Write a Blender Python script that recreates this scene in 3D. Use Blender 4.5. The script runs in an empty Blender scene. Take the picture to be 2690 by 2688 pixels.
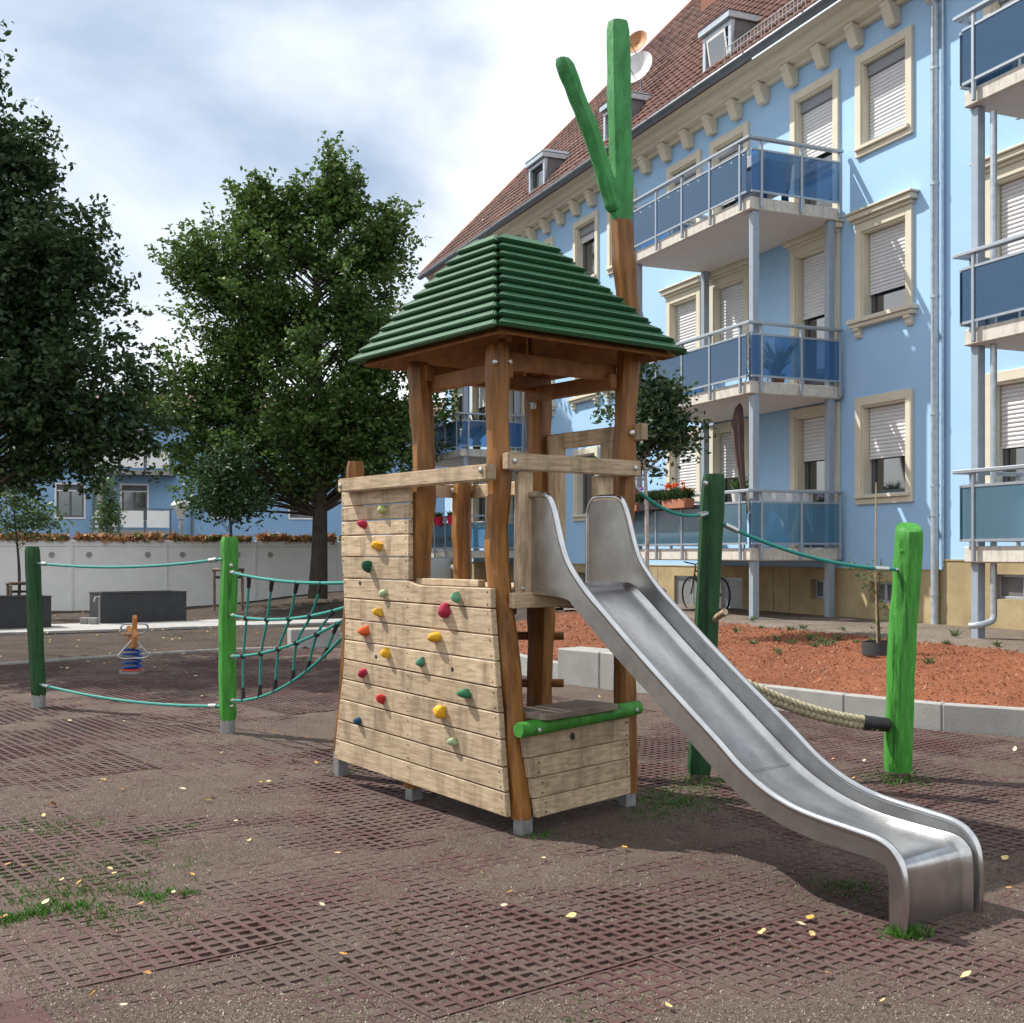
import bpy, bmesh, math, random
import numpy as np
from mathutils import Vector, Matrix
random.seed(7); rng = np.random.default_rng(11)
sc = bpy.context.scene
COL = sc.collection
# ------------------------------------------------------------------ camera, sky, sun, exposure
cam_d = bpy.data.cameras.new('camera'); cam = bpy.data.objects.new('camera', cam_d); COL.objects.link(cam)
cam.location = (0, 0, 1.6); cam.rotation_euler = (math.radians(90), 0, 0)
cam_d.sensor_width = 36; cam_d.lens = 36*3100/2690; cam_d.shift_y = 112/2690; cam_d.clip_end = 2000
sc.camera = cam
SUN_AZ = math.atan2(-.90, .42); SUN_EL = math.radians(50)      # azimuth measured from +Y towards +X
S = Vector((math.sin(SUN_AZ)*math.cos(SUN_EL), math.cos(SUN_AZ)*math.cos(SUN_EL), math.sin(SUN_EL)))
sun_d = bpy.data.lights.new('sun', 'SUN'); sun_d.energy = 4.7; sun_d.angle = math.radians(.55); sun_d.color = (1, .955, .88)
sun = bpy.data.objects.new('sun', sun_d); COL.objects.link(sun)
sun.rotation_euler = (-S).to_track_quat('-Z', 'Y').to_euler(); sun.location = (-20, 5, 30)
w = bpy.data.worlds.new('World'); sc.world = w; w.use_nodes = True
nt = w.node_tree; nt.nodes.clear(); N = nt.nodes.new; L = nt.links.new
def nd(t, **k):
    n = N(t)
    for a, b in k.items(): setattr(n, a, b)
    return n
sky = nd('ShaderNodeTexSky', sky_type='NISHITA', sun_disc=False, sun_elevation=SUN_EL, sun_rotation=SUN_AZ, air_density=1.0, dust_density=1.2, ozone_density=1.2)
tc = nd('ShaderNodeTexCoord'); mp = nd('ShaderNodeMapping'); mp.inputs['Scale'].default_value = (1, 1, 2.1); mp.inputs['Location'].default_value = (9.1, 3.3, .1); mp.inputs['Rotation'].default_value = (0, 0, math.radians(-11))
n1 = nd('ShaderNodeTexNoise'); n1.inputs['Scale'].default_value = 1.55; n1.inputs['Detail'].default_value = 6; n1.inputs['Roughness'].default_value = .5; n1.inputs['Distortion'].default_value = .35
cr = nd('ShaderNodeValToRGB'); cr.color_ramp.elements[0].position = .35; cr.color_ramp.elements[1].position = .53
n2 = nd('ShaderNodeTexNoise'); n2.inputs['Scale'].default_value = 3.2; n2.inputs['Detail'].default_value = 5
cr2 = nd('ShaderNodeValToRGB'); cr2.color_ramp.elements[0].color = (9.6, 10.6, 12, 1); cr2.color_ramp.elements[1].color = (14.5, 14.6, 14.7, 1)
cr2.color_ramp.elements[0].position = .3; cr2.color_ramp.elements[1].position = .6
mx = nd('ShaderNodeMix', data_type='RGBA'); bg = nd('ShaderNodeBackground'); bg.inputs['Strength'].default_value = .072
hz = nd('ShaderNodeMix', data_type='RGBA'); hz.inputs[0].default_value = .25; hz.inputs[7].default_value = (7.5, 9.6, 12.5, 1)
wo = nd('ShaderNodeOutputWorld')
L(tc.outputs['Generated'], mp.inputs['Vector']); L(mp.outputs[0], n1.inputs['Vector']); L(mp.outputs[0], n2.inputs['Vector'])
L(n1.outputs['Fac'], cr.inputs[0]); L(n2.outputs['Fac'], cr2.inputs[0]); L(sky.outputs[0], hz.inputs[6]); L(hz.outputs[2], mx.inputs[6])
L(cr2.outputs[0], mx.inputs[7]); L(cr.outputs[0], mx.inputs[0]); L(mx.outputs[2], bg.inputs['Color']); L(bg.outputs[0], wo.inputs[0])
sc.view_settings.view_transform = 'Standard'; sc.view_settings.look = 'None'; sc.view_settings.gamma = 1
sc.view_settings.exposure = 0.5
sc.render.engine = 'CYCLES'
# ------------------------------------------------------------------ materials
M = {}
def mat(name, c1, c2=None, scale=8, rough=.7, bump=0, bscale=None, metal=0, detail=5, stretch=(1, 1, 1), lo=.35, hi=.65, spec=.4,
        stain=None, sscale=2, sfac=.5, vary=0, coords='Object', bdist=.01, sstretch=(1, 1, 1), slo=.45, shi=.7):
    m = bpy.data.materials.new(name); m.use_nodes = True; t = m.node_tree; t.nodes.clear()
    A = t.nodes.new; K = t.links.new
    out = A('ShaderNodeOutputMaterial'); p = A('ShaderNodeBsdfPrincipled'); K(p.outputs[0], out.inputs[0])
    p.inputs['Roughness'].default_value = rough; p.inputs['Metallic'].default_value = metal; p.inputs['Specular IOR Level'].default_value = spec
    p.inputs['Base Color'].default_value = (*c1, 1)
    c = A('ShaderNodeTexCoord'); oi = A('ShaderNodeObjectInfo')
    add = A('ShaderNodeVectorMath'); add.operation = 'MULTIPLY_ADD'; add.inputs[1].default_value = (37, 51, 23)
    cmb = A('ShaderNodeCombineXYZ')
    for i in range(3): K(oi.outputs['Random'], cmb.inputs[i])
    K(cmb.outputs[0], add.inputs[0]); K(c.outputs[coords], add.inputs[2])
    def noise(s, st, d=detail):
        mpn = A('ShaderNodeMapping'); mpn.inputs['Scale'].default_value = st; K(add.outputs[0], mpn.inputs['Vector'])
        nn = A('ShaderNodeTexNoise'); nn.inputs['Scale'].default_value = s; nn.inputs['Detail'].default_value = d; nn.inputs['Roughness'].default_value = .6
        K(mpn.outputs[0], nn.inputs['Vector']); return nn
    col = None
    if c2 is not None:
        nn = noise(scale, stretch); r = A('ShaderNodeValToRGB')
        r.color_ramp.elements[0].position = lo; r.color_ramp.elements[1].position = hi
        r.color_ramp.elements[0].color = (*c1, 1); r.color_ramp.elements[1].color = (*c2, 1)
        K(nn.outputs['Fac'], r.inputs[0]); col = r.outputs[0]
    if stain is not None:
        ns = noise(sscale, sstretch, 6); r = A('ShaderNodeMapRange'); r.inputs[1].default_value = slo; r.inputs[2].default_value = shi; r.inputs[4].default_value = sfac
        K(ns.outputs['Fac'], r.inputs[0]); mxx = A('ShaderNodeMix'); mxx.data_type = 'RGBA'
        K(r.outputs[0], mxx.inputs[0]); mxx.inputs[7].default_value = (*stain, 1)
        if col: K(col, mxx.inputs[6])
        else: mxx.inputs[6].default_value = (*c1, 1)
        col = mxx.outputs[2]
    if vary:
        hs = A('ShaderNodeHueSaturation'); mr = A('ShaderNodeMapRange'); mr.inputs[3].default_value = 1-vary; mr.inputs[4].default_value = 1+vary
        K(oi.outputs['Random'], mr.inputs[0]); K(mr.outputs[0], hs.inputs['Value'])
        if col: K(col, hs.inputs['Color'])
        else: hs.inputs['Color'].default_value = (*c1, 1)
        col = hs.outputs[0]
    if col: K(col, p.inputs['Base Color'])
    if bump:
        nb = noise(bscale or scale*3, stretch); b = A('ShaderNodeBump'); b.inputs['Strength'].default_value = bump; b.inputs['Distance'].default_value = bdist
        K(nb.outputs['Fac'], b.inputs['Height']); K(b.outputs[0], p.inputs['Normal'])
    M[name] = m; return m
WL = dict(c1=(.29, .20, .115), c2=(.53, .41, .27), lo=.28, hi=.60, rough=.72, bump=.35, stain=(.15, .105, .062), sscale=2.6, sfac=.8, vary=.16, scale=13, detail=9, bscale=30, bdist=.004, slo=.48, shi=.72)
mat('plank_y', stretch=(3, .5, 4.5), sstretch=(1, 3, .7), **WL)
mat('plank_x', stretch=(.5, 3, 4.5), sstretch=(3, 1, .7), **WL)
mat('plank_z', stretch=(3, 3, .5), **WL)
mat('seat_wood', (.15, .12, .09), (.26, .215, .165), 10, .8, .3, stretch=(.5, 3, 3), vary=.05)
mat('post_wood', (.15, .058, .011), (.31, .135, .028), 7, .5, .3, 14, stretch=(3, 3, .35), stain=(.055, .022, .008), sscale=3, sstretch=(3, 3, .16), sfac=.75, vary=.08, bdist=.006, slo=.56, shi=.68)
mat('beam_wood', (.16, .062, .016), (.28, .125, .035), 8, .6, .3, stretch=(1, 1, 1), vary=.1)
mat('roof_green', (.014, .078, .028), (.026, .115, .045), 60, .62, .25, 160, stain=(.02, .05, .03), sscale=4, sfac=.4, vary=.08, bdist=.003)
mat('bright_green', (.030, .185, .016), (.060, .29, .036), 11, .62, .5, 26, stretch=(2.5, 2.5, .5), stain=(.012, .085, .010), sscale=9, sstretch=(3, 3, .10), sfac=.85, bdist=.012, slo=.57, shi=.63)
mat('dark_green', (.005, .040, .010), (.012, .078, .020), 11, .62, .5, 26, stretch=(2.5, 2.5, .5), stain=(.003, .014, .004), sscale=9, sstretch=(3, 3, .10), sfac=.85, bdist=.012, slo=.57, shi=.63)
mat('branch_green', (.026, .18, .040), (.06, .31, .085), 9, .65, .9, 18, stretch=(2, 2, .6), stain=(.09, .25, .12), sscale=5, sfac=.5, bdist=.01)
mat('steel', (.46, .46, .455), (.56, .56, .555), 5, .27, .05, 40, metal=1, stretch=(3, 1, 1), stain=(.26, .255, .25), sscale=3, sfac=.6)
mat('steel_rim', (.50, .50, .495), (.58, .58, .58), 9, .22, .03, 30, metal=1)
mat('galvanised', (.27, .275, .28), (.36, .365, .37), 20, .5, .1, metal=.75)
mat('bolt', (.5, .5, .5), rough=.35, metal=.9)
mat('nail', (.06, .045, .03), rough=.8)
mat('rope_teal', (.008, .17, .14), (.02, .27, .23), 120, .55, .3, 200)
mat('black_plastic', (.012, .012, .013), (.02, .02, .02), 20, .5)
mat('hemp', (.25, .225, .135), (.40, .37, .25), 40, .85, .5, 90, stretch=(1, 1, 1))
mat('wall_blue', (.335, .535, .76), (.355, .555, .78), 1.2, .85, .15, 120, bdist=.004, stain=(.30, .485, .70), sscale=.35, sfac=.55, slo=.5, shi=.75)
mat('wall_blue_far', (.23, .39, .58), (.25, .41, .60), 1.5, .9, .1, 80)
mat('cream', (.60, .545, .425), (.66, .605, .48), 6, .8, .1, 60, stain=(.45, .40, .30), sscale=3, sfac=.25)
mat('plinth', (.33, .25, .13), (.42, .33, .185), 2.5, .9, .35, 30, stain=(.18, .14, .085), sscale=.8, sfac=.6, bdist=.01)
mat('frame_grey', (.10, .105, .115), rough=.5)
mat('frame_white', (.75, .75, .74), rough=.45)
mat('shutter', (.60, .60, .61), (.68, .68, .69), 30, .45, vary=.06)
mat('shutter_box', (.22, .23, .25), rough=.5)
mat('concrete_slab', (.52, .49, .43), (.62, .59, .53), 9, .9, .2, stain=(.18, .165, .13), sscale=3.5, sfac=.6, sstretch=(6, 6, .9), slo=.52, shi=.75)
mat('soffit', (.52, .48, .45), (.56, .52, .49), 5, .9)
mat('alu', (.35, .39, .43), (.40, .44, .48), 15, .42, metal=.55, vary=.04)
mat('column_blue', (.29, .34, .40), (.33, .38, .44), 8, .5, metal=.2)
mat('zinc', (.13, .15, .17), (.18, .20, .225), 5, .5, metal=.4, stain=(.15, .14, .14), sscale=2, sfac=.5)
mat('zinc_pipe', (.40, .46, .50), (.54, .60, .64), 12, .4, metal=.5)
mat('lead', (.13, .125, .13), (.17, .165, .17), 6, .55, metal=.3)
mat('concrete', (.27, .265, .25), (.34, .335, .32), 5, .9, .25, 40, stain=(.22, .215, .20), sscale=2.5, sfac=.6, vary=.05)
mat('concrete_white', (.78, .77, .75), (.83, .82, .80), 3, .9, .15, 30, stain=(.68, .67, .65), sscale=.9, sfac=.5, vary=.02)
mat('paving', (.30, .295, .28), (.37, .36, .345), 12, .9, .2, 50, vary=.09)
mat('planter', (.030, .032, .035), (.040, .042, .045), 6, .55)
mat('rubber_mat', (.056, .025, .023), (.080, .035, .032), 25, .85, .5, 120, vary=.10, bdist=.006, stain=(.085, .063, .051), sscale=2.2, sfac=.6, slo=.42, shi=.60)
mat('soil', (.060, .045, .034), (.115, .088, .066), 3, .95, .8, 30, stain=(.16, .13, .095), sscale=14, sfac=.5, bdist=.03)
mat('grass', (.045, .13, .016), (.09, .21, .035), 9, .7)
mat('weed', (.07, .14, .035), (.16, .20, .085), 9, .7, vary=.2)
mat('leaf_sedum', (.40, .17, .09), (.46, .27, .12), 3, .8, stain=(.14, .19, .05), sscale=5, sfac=.9, slo=.5, shi=.6)
mat('bark', (.045, .034, .026), (.085, .066, .05), 9, .9, .8, 25, stretch=(2, 2, .4), bdist=.02)
mat('bark_white', (.34, .30, .26), (.50, .46, .42), 14, .85, .4, 30, stretch=(1, 1, 1.6), stain=(.12, .10, .085), sscale=9, sfac=.8, slo=.58, shi=.7)
mat('stake_wood', (.12, .08, .055), (.21, .155, .11), 8, .85, .3, stretch=(2, 2, .5), vary=.1)
mat('bamboo', (.34, .24, .15), (.42, .31, .2), 9, .7)
mat('terracotta', (.33, .13, .075), (.40, .17, .10), 8, .75)
mat('umbrella', (.085, .05, .045), (.12, .075, .068), 6, .9, .4, 20)
mat('cloth_white', (.72, .72, .75), rough=.9)
mat('tub_blue', (.02, .05, .13), rough=.5); mat('lid_grey', (.30, .31, .33), rough=.6)
mat('pink', (.55, .015, .06), rough=.5)
mat('orange_wood', (.40, .15, .035), (.52, .22, .05), 6, .5)
mat('spring_blue', (.012, .06, .30), rough=.4)
mat('red_paint', (.5, .05, .03), rough=.5)
mat('dish_white', (.6, .6, .6), (.7, .7, .7), 6, .6); mat('dish_orange', (.42, .20, .085), rough=.6)
mat('brick', (.20, .075, .05), (.27, .11, .075), 30, .9)
mat('purple', (.30, .11, .48), rough=.7); mat('orange_petal', (.75, .13, .015), rough=.7)
mat('lamp_glass', (.6, .62, .63), rough=.2)
mat('lantern', (.75, .62, .70), rough=.7)
mat('bulb', (.72, .74, .70), rough=.15)
for nm, c in dict(lime=(.36, .40, .17), crimson=(.34, .020, .050), yellow=(.60, .33, .015), forest=(.012, .085, .042), sage=(.30, .36, .21), mint=(.13, .33, .20),
                  orange=(.58, .095, .018), seagreen=(.06, .19, .125), red=(.45, .03, .028), navy=(.015, .055, .10), green=(.025, .15, .06)).items():
    mat('hold_'+nm, c, tuple(min(1, x*1.25) for x in c), 30, .75, .4, 90, bdist=.004)
def leafmat(name, a, b, c, trans=.25):
    m = bpy.data.materials.new(name); m.use_nodes = True; t = m.node_tree; t.nodes.clear(); A = t.nodes.new; K = t.links.new
    o = A('ShaderNodeOutputMaterial'); g = A('ShaderNodeNewGeometry'); r = A('ShaderNodeValToRGB')
    e = r.color_ramp.elements; e[0].color = (*a, 1); e[1].color = (*c, 1); e.new(.6).color = (*b, 1)
    K(g.outputs['Random Per Island'], r.inputs[0])
    p = A('ShaderNodeBsdfPrincipled'); p.inputs['Roughness'].default_value = .5; p.inputs['Specular IOR Level'].default_value = .35
    tr = A('ShaderNodeBsdfTranslucent'); x = A('ShaderNodeMixShader'); x.inputs[0].default_value = trans
    K(r.outputs[0], p.inputs['Base Color']); K(r.outputs[0], tr.inputs[0]); K(p.outputs[0], x.inputs[1]); K(tr.outputs[0], x.inputs[2]); K(x.outputs[0], o.inputs[0])
    M[name] = m
leafmat('foliage_dark', (.025, .056, .020), (.042, .084, .028), (.075, .115, .04), .32)
leafmat('foliage_mid', (.046, .100, .020), (.078, .150, .032), (.145, .20, .045), .36)
leafmat('foliage_small', (.022, .055, .018), (.036, .085, .026), (.08, .13, .045))
leafmat('foliage_young', (.055, .11, .035), (.09, .16, .055), (.15, .22, .09))
leafmat('fallen_yellow', (.42, .20, .03), (.58, .36, .07), (.62, .48, .20), .1)
leafmat('chips', (.050, .034, .026), (.11, .082, .058), (.30, .26, .19), 0)
leafmat('mulch_chips', (.11, .040, .020), (.23, .082, .038), (.34, .16, .085), 0)
leafmat('weed_leaf', (.10, .15, .06), (.16, .22, .09), (.22, .27, .13), .2)
leafmat('grass_blades', (.040, .12, .014), (.065, .18, .022), (.11, .25, .04), .2)
def glass(name, tint, refl, mixd, diff):
    m = bpy.data.materials.new(name); m.use_nodes = True; t = m.node_tree; t.nodes.clear(); A = t.nodes.new; K = t.links.new
    o = A('ShaderNodeOutputMaterial'); tr = A('ShaderNodeBsdfTransparent'); tr.inputs[0].default_value = (*tint, 1)
    g = A('ShaderNodeBsdfGlossy'); g.inputs['Roughness'].default_value = .06; d = A('ShaderNodeBsdfDiffuse'); d.inputs[0].default_value = (*diff, 1)
    x1 = A('ShaderNodeMixShader'); x1.inputs[0].default_value = mixd; K(tr.outputs[0], x1.inputs[1]); K(d.outputs[0], x1.inputs[2])
    fr = A('ShaderNodeFresnel'); fr.inputs[0].default_value = refl; x2 = A('ShaderNodeMixShader')
    K(fr.outputs[0], x2.inputs[0]); K(x1.outputs[0], x2.inputs[1]); K(g.outputs[0], x2.inputs[2]); K(x2.outputs[0], o.inputs[0]); M[name] = m
glass('glass_blue', (.46, .62, .82), 1.45, .30, (.10, .25, .48))
glass('glass_teal', (.56, .72, .82), 1.45, .30, (.17, .38, .53))
def pane(name, c, rough):
    m = mat(name, c, rough=rough, spec=.9); return m
pane('window_pane', (.012, .014, .016), .06)
_t = M['window_pane'].node_tree; _p = _t.nodes['Principled BSDF']; _p.inputs['IOR'].default_value = 2.3; _p.inputs['Specular IOR Level'].default_value = .8
# ground fill: brown crumbly debris with pale flecks
def groundmat(name, dark, mid, pale, fscale, flo, fhi, big=None):
    m = bpy.data.materials.new(name); m.use_nodes = True; t = m.node_tree; t.nodes.clear(); A = t.nodes.new; K = t.links.new
    o = A('ShaderNodeOutputMaterial'); p = A('ShaderNodeBsdfPrincipled'); K(p.outputs[0], o.inputs[0]); p.inputs['Roughness'].default_value = .95; p.inputs['Specular IOR Level'].default_value = .2
    c = A('ShaderNodeTexCoord')
    def noise(s, d, rr=.6):
        n = A('ShaderNodeTexNoise'); n.inputs['Scale'].default_value = s; n.inputs['Detail'].default_value = d; n.inputs['Roughness'].default_value = rr; K(c.outputs['Object'], n.inputs['Vector']); return n
    a = noise(1.3, 6); r1 = A('ShaderNodeValToRGB'); r1.color_ramp.elements[0].position = .35; r1.color_ramp.elements[1].position = .65
    r1.color_ramp.elements[0].color = (*dark, 1); r1.color_ramp.elements[1].color = (*mid, 1); K(a.outputs['Fac'], r1.inputs[0])
    b = noise(fscale, 3, .7); r2 = A('ShaderNodeMapRange'); r2.inputs[1].default_value = flo; r2.inputs[2].default_value = fhi; K(b.outputs['Fac'], r2.inputs[0])
    x = A('ShaderNodeMix'); x.data_type = 'RGBA'; K(r2.outputs[0], x.inputs[0]); K(r1.outputs[0], x.inputs[6]); x.inputs[7].default_value = (*pale, 1)
    v = noise(fscale*.6, 4, .75); r3 = A('ShaderNodeMapRange'); r3.inputs[1].default_value = .3; r3.inputs[2].default_value = .5; r3.inputs[3].default_value = .45; r3.inputs[4].default_value = 1; K(v.outputs['Fac'], r3.inputs[0])
    x2 = A('ShaderNodeMix'); x2.data_type = 'RGBA'; x2.blend_type = 'MULTIPLY'; x2.inputs[0].default_value = 1; K(x.outputs[2], x2.inputs[6]); K(r3.outputs[0], x2.inputs[7])
    K(x2.outputs[2], p.inputs['Base Color'])
    bm_ = A('ShaderNodeBump'); bm_.inputs['Strength'].default_value = .9; bm_.inputs['Distance'].default_value = .012; K(b.outputs['Fac'], bm_.inputs['Height']); K(bm_.outputs[0], p.inputs['Normal'])
    M[name] = m
groundmat('debris', (.088, .061, .051), (.122, .088, .071), (.29, .25, .19), 130, .54, .69)
groundmat('mulch', (.16, .056, .027), (.24, .084, .040), (.34, .155, .085), 60, .55, .7)
groundmat('dirt', (.034, .025, .019), (.068, .050, .038), (.22, .18, .12), 30, .58, .72)
groundmat('strip', (.12, .095, .075), (.19, .155, .125), (.28, .25, .21), 30, .55, .7)
# ------------------------------------------------------------------ mesh helpers
def link(o, parent=None):
    COL.objects.link(o)
    if parent is not None: o.parent = parent
    return o
def rawmesh(name, V, F, m=None, parent=None, smooth=False):
    me = bpy.data.meshes.new(name); me.from_pydata([tuple(v) for v in V] if not isinstance(V, np.ndarray) else V.tolist(), [], F if not isinstance(F, np.ndarray) else F.tolist())
    if m: me.materials.append(M[m])
    if smooth: me.polygons.foreach_set('use_smooth', [True]*len(me.polygons))
    me.update(); return link(bpy.data.objects.new(name, me), parent)
def quadmesh(name, V, F, m, parent=None, smooth=False):
    """fast numpy path: F is (n,4)"""
    me = bpy.data.meshes.new(name); V = np.ascontiguousarray(V, dtype=np.float32); F = np.ascontiguousarray(F, dtype=np.int32)
    me.vertices.add(len(V)); me.vertices.foreach_set('co', V.ravel()); me.loops.add(F.size); me.loops.foreach_set('vertex_index', F.ravel())
    me.polygons.add(len(F)); me.polygons.foreach_set('loop_start', np.arange(0, F.size, F.shape[1], dtype=np.int32)); me.polygons.foreach_set('loop_total', np.full(len(F), F.shape[1], dtype=np.int32))
    if smooth: me.polygons.foreach_set('use_smooth', np.ones(len(F), dtype=bool))
    me.update(calc_edges=True); me.materials.append(M[m]); return link(bpy.data.objects.new(name, me), parent)
class MB:
    def __init__(s): s.V = []; s.F = []
    def add(s, V, F):
        o = len(s.V); s.V += [tuple(v) for v in V]; s.F += [[i+o for i in f] for f in F]; return s
    def box(s, x0, x1, y0, y1, z0, z1):
        V = [(x, y, z) for z in (z0, z1) for y in (y0, y1) for x in (x0, x1)]
        return s.add(V, [(0, 2, 3, 1), (4, 5, 7, 6), (0, 1, 5, 4), (2, 6, 7, 3), (0, 4, 6, 2), (1, 3, 7, 5)])
    def bar(s, a, b, wd, h, up=(0, 0, 1)):
        a = Vector(a); b = Vector(b); x = (b-a).normalized(); u = Vector(up); y = u.cross(x)
        if y.length < 1e-4: y = Vector((1, 0, 0)).cross(x)
        y.normalize(); z = x.cross(y)
        V = [p+y*i*wd/2+z*j*h/2 for p in (a, b) for j in (-1, 1) for i in (-1, 1)]
        return s.add(V, [(0, 2, 3, 1), (4, 5, 7, 6), (0, 1, 5, 4), (2, 6, 7, 3), (0, 4, 6, 2), (1, 3, 7, 5)])
    def prism(s, poly, ax, a, b):
        """poly = 2-D outline (counter-clockwise or not) in the two axes other than ax, extruded from a to b"""
        n = len(poly); V = []
        for c in (a, b):
            for (x, y) in poly: V.append({'x': (c, x, y), 'y': (x, c, y), 'z': (x, y, c)}[ax])
        F = [list(range(n))[::-1], list(range(n, 2*n))]+[[i, (i+1) % n, n+(i+1) % n, n+i] for i in range(n)]
        return s.add(V, F)
    def tube(s, P, r, n=10, cap=True, closed=False, jit=0, flat=None):
        P = [Vector(p) for p in P]; k = len(P); r = r if hasattr(r, '__len__') else [r]*k
        T = []
        for i in range(k):
            a = P[i-1] if (i or closed) else P[i]; b = P[(i+1) % k] if (i < k-1 or closed) else P[i]
            T.append((b-a).normalized())
        u = Vector((1, 0, 0)) if abs(T[0].x) < .9 else Vector((0, 1, 0))
        u = (u-T[0]*u.dot(T[0])).normalized(); V = []
        for i in range(k):
            u = (u-T[i]*u.dot(T[i])).normalized(); v = T[i].cross(u)
            for j in range(n):
                a = 2*math.pi*j/n; rr = r[i]*(1+(random.uniform(-jit, jit) if jit else 0))
                V.append(P[i]+(u*math.cos(a)+v*math.sin(a))*rr)
        F = [[i*n+j, i*n+(j+1) % n, ((i+1) % k)*n+(j+1) % n, ((i+1) % k)*n+j] for i in range(k if closed else k-1) for j in range(n)]
        if cap and not closed: F += [list(range(n))[::-1], list(range((k-1)*n, k*n))]
        return s.add(V, F)
    def disc(s, c, nrm, r, n=12, th=.006):
        c = Vector(c); nrm = Vector(nrm).normalized(); return s.tube([c, c+nrm*th*.6, c+nrm*th], [r, r*.95, r*.6], n)
    def lathe(s, prof, c=(0, 0, 0), n=16):
        V = [(c[0]+r*math.cos(2*math.pi*j/n), c[1]+r*math.sin(2*math.pi*j/n), c[2]+z) for r, z in prof for j in range(n)]
        F = [[i*n+j, i*n+(j+1) % n, (i+1)*n+(j+1) % n, (i+1)*n+j] for i in range(len(prof)-1) for j in range(n)]
        return s.add(V, F)
    def build(s, name, m, parent=None, smooth=False, bevel=0, seg=1, auto=None):
        me = bpy.data.meshes.new(name); me.from_pydata(s.V, [], s.F); me.materials.append(M[m])
        bm = bmesh.new(); bm.from_mesh(me)
        if bevel:
            es = [e for e in bm.edges if len(e.link_faces) == 2 and e.calc_face_angle(0) > .5]
            bmesh.ops.bevel(bm, geom=es, offset=bevel, segments=seg, affect='EDGES', clamp_overlap=True)
        bmesh.ops.recalc_face_normals(bm, faces=bm.faces); bm.to_mesh(me); bm.free()
        if smooth:
            me.polygons.foreach_set('use_smooth', [True]*len(me.polygons))
            try: me.set_sharp_from_angle(angle=auto or .7)
            except Exception: pass
        return link(bpy.data.objects.new(name, me), parent)
def tag(o, label, cat, group=None, kind=None):
    if label: o['label'] = label
    if cat: o['category'] = cat
    if group: o['group'] = group
    if kind: o['kind'] = kind
    return o
def structure(o): o['kind'] = 'structure'; return o
def stuff(o, label=None, cat=None): return tag(o, label, cat, None, 'stuff')
def empty(name, loc, rz=0, label=None, cat=None, group=None):
    o = bpy.data.objects.new(name, None); COL.objects.link(o); o.location = loc; o.rotation_euler = (0, 0, rz); o.empty_display_size = .2
    return tag(o, label, cat, group)
def copy(o, parent=None, loc=None, rot=None, scale=None):
    c = o.copy(); COL.objects.link(c); c.parent = parent
    if loc is not None: c.location = loc
    if rot is not None: c.rotation_euler = rot
    if scale is not None: c.scale = scale if hasattr(scale, '__len__') else (scale,)*3
    return c
def curve(P, n=12):
    """Catmull-Rom through P"""
    P = [Vector(p) for p in P]; Q = [P[0]*2-P[1]]+P+[P[-1]*2-P[-2]]; R = []
    for i in range(1, len(Q)-2):
        for k in range(n):
            t = k/n; a, b, c, d = Q[i-1:i+3]
            R.append(.5*((2*b)+(c-a)*t+(2*a-5*b+4*c-d)*t*t+(3*b-a-3*c+d)*t**3))
    return R+[P[-1]]
def sag(a, b, s, n=14):
    a = Vector(a); b = Vector(b); return [a.lerp(b, i/n)-Vector((0, 0, s*4*(i/n)*(1-i/n))) for i in range(n+1)]
# ------------------------------------------------------------------ layout frames
BC = np.array([3.94, 19.5]); BD = np.array([-.3897, .9209]); BN = np.array([.9209, .3897])      # building corner, along facade (away), into building
TH = math.radians(37.5); TA = np.array([math.cos(TH), math.sin(TH)]); TB = np.array([-math.sin(TH), math.cos(TH)]); TP = np.array([-.08, 6.95])
def tw(p, q, z=0): v = TP+p*TA+q*TB; return Vector((v[0], v[1], z))
def bw(s, t, z=0): v = BC-s*BD+t*BN; return Vector((v[0], v[1], z))
POLY = np.array([(-9.2, -1.5), (-9.6, 8), (-9.4, 13), (-8.6, 15.6), (-7.4, 17.04), (-6.1, 18.5), (-4.85, 19.6), (-2.98, 20.33), (-1.6, 19.5), (-.5, 17.6), (.11, 15.8), (.57, 14.7), (1.58, 13.55), (2.72, 12.1), (3.67, 10.88), (4.49, 10.35), (6.5, 9.2), (9, 8), (9.2, -1.5)])
def inpoly(x, y):
    r = np.zeros(np.shape(x), bool); n = len(POLY)
    for i in range(n):
        (x1, y1), (x2, y2) = POLY[i], POLY[(i+1) % n]
        if y1 == y2: continue
        c = ((y1 > y) != (y2 > y)) & (x < (x2-x1)*(y-y1)/(y2-y1)+x1); r ^= c
    return r
def dpoly(x, y):
    d = np.full(np.shape(x), 1e9); n = len(POLY)
    for i in range(n):
        a = POLY[i]; b = POLY[(i+1) % n]; ab = b-a; t = np.clip(((x-a[0])*ab[0]+(y-a[1])*ab[1])/(ab@ab), 0, 1)
        d = np.minimum(d, np.hypot(x-a[0]-t*ab[0], y-a[1]-t*ab[1]))
    return d
_tab = rng.random((256, 256))
def vn(x, y):
    xi = np.floor(x).astype(int); yi = np.floor(y).astype(int); fx = x-xi; fy = y-yi; fx = fx*fx*(3-2*fx); fy = fy*fy*(3-2*fy)
    g = lambda i, j: _tab[i % 256, j % 256]
    return (g(xi, yi)*(1-fx)+g(xi+1, yi)*fx)*(1-fy)+(g(xi, yi+1)*(1-fx)+g(xi+1, yi+1)*fx)*fy
def fbm(x, y, o=4): return sum(vn(x*2**k+17*k, y*2**k+31*k)*.5**k for k in range(o))/sum(.5**k for k in range(o))
def sst(a, b, x): t = np.clip((x-a)/(b-a), 0, 1); return t*t*(3-2*t)
def tcoord(x, y): return (x-BC[0])*BN[0]+(y-BC[1])*BN[1]
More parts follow.
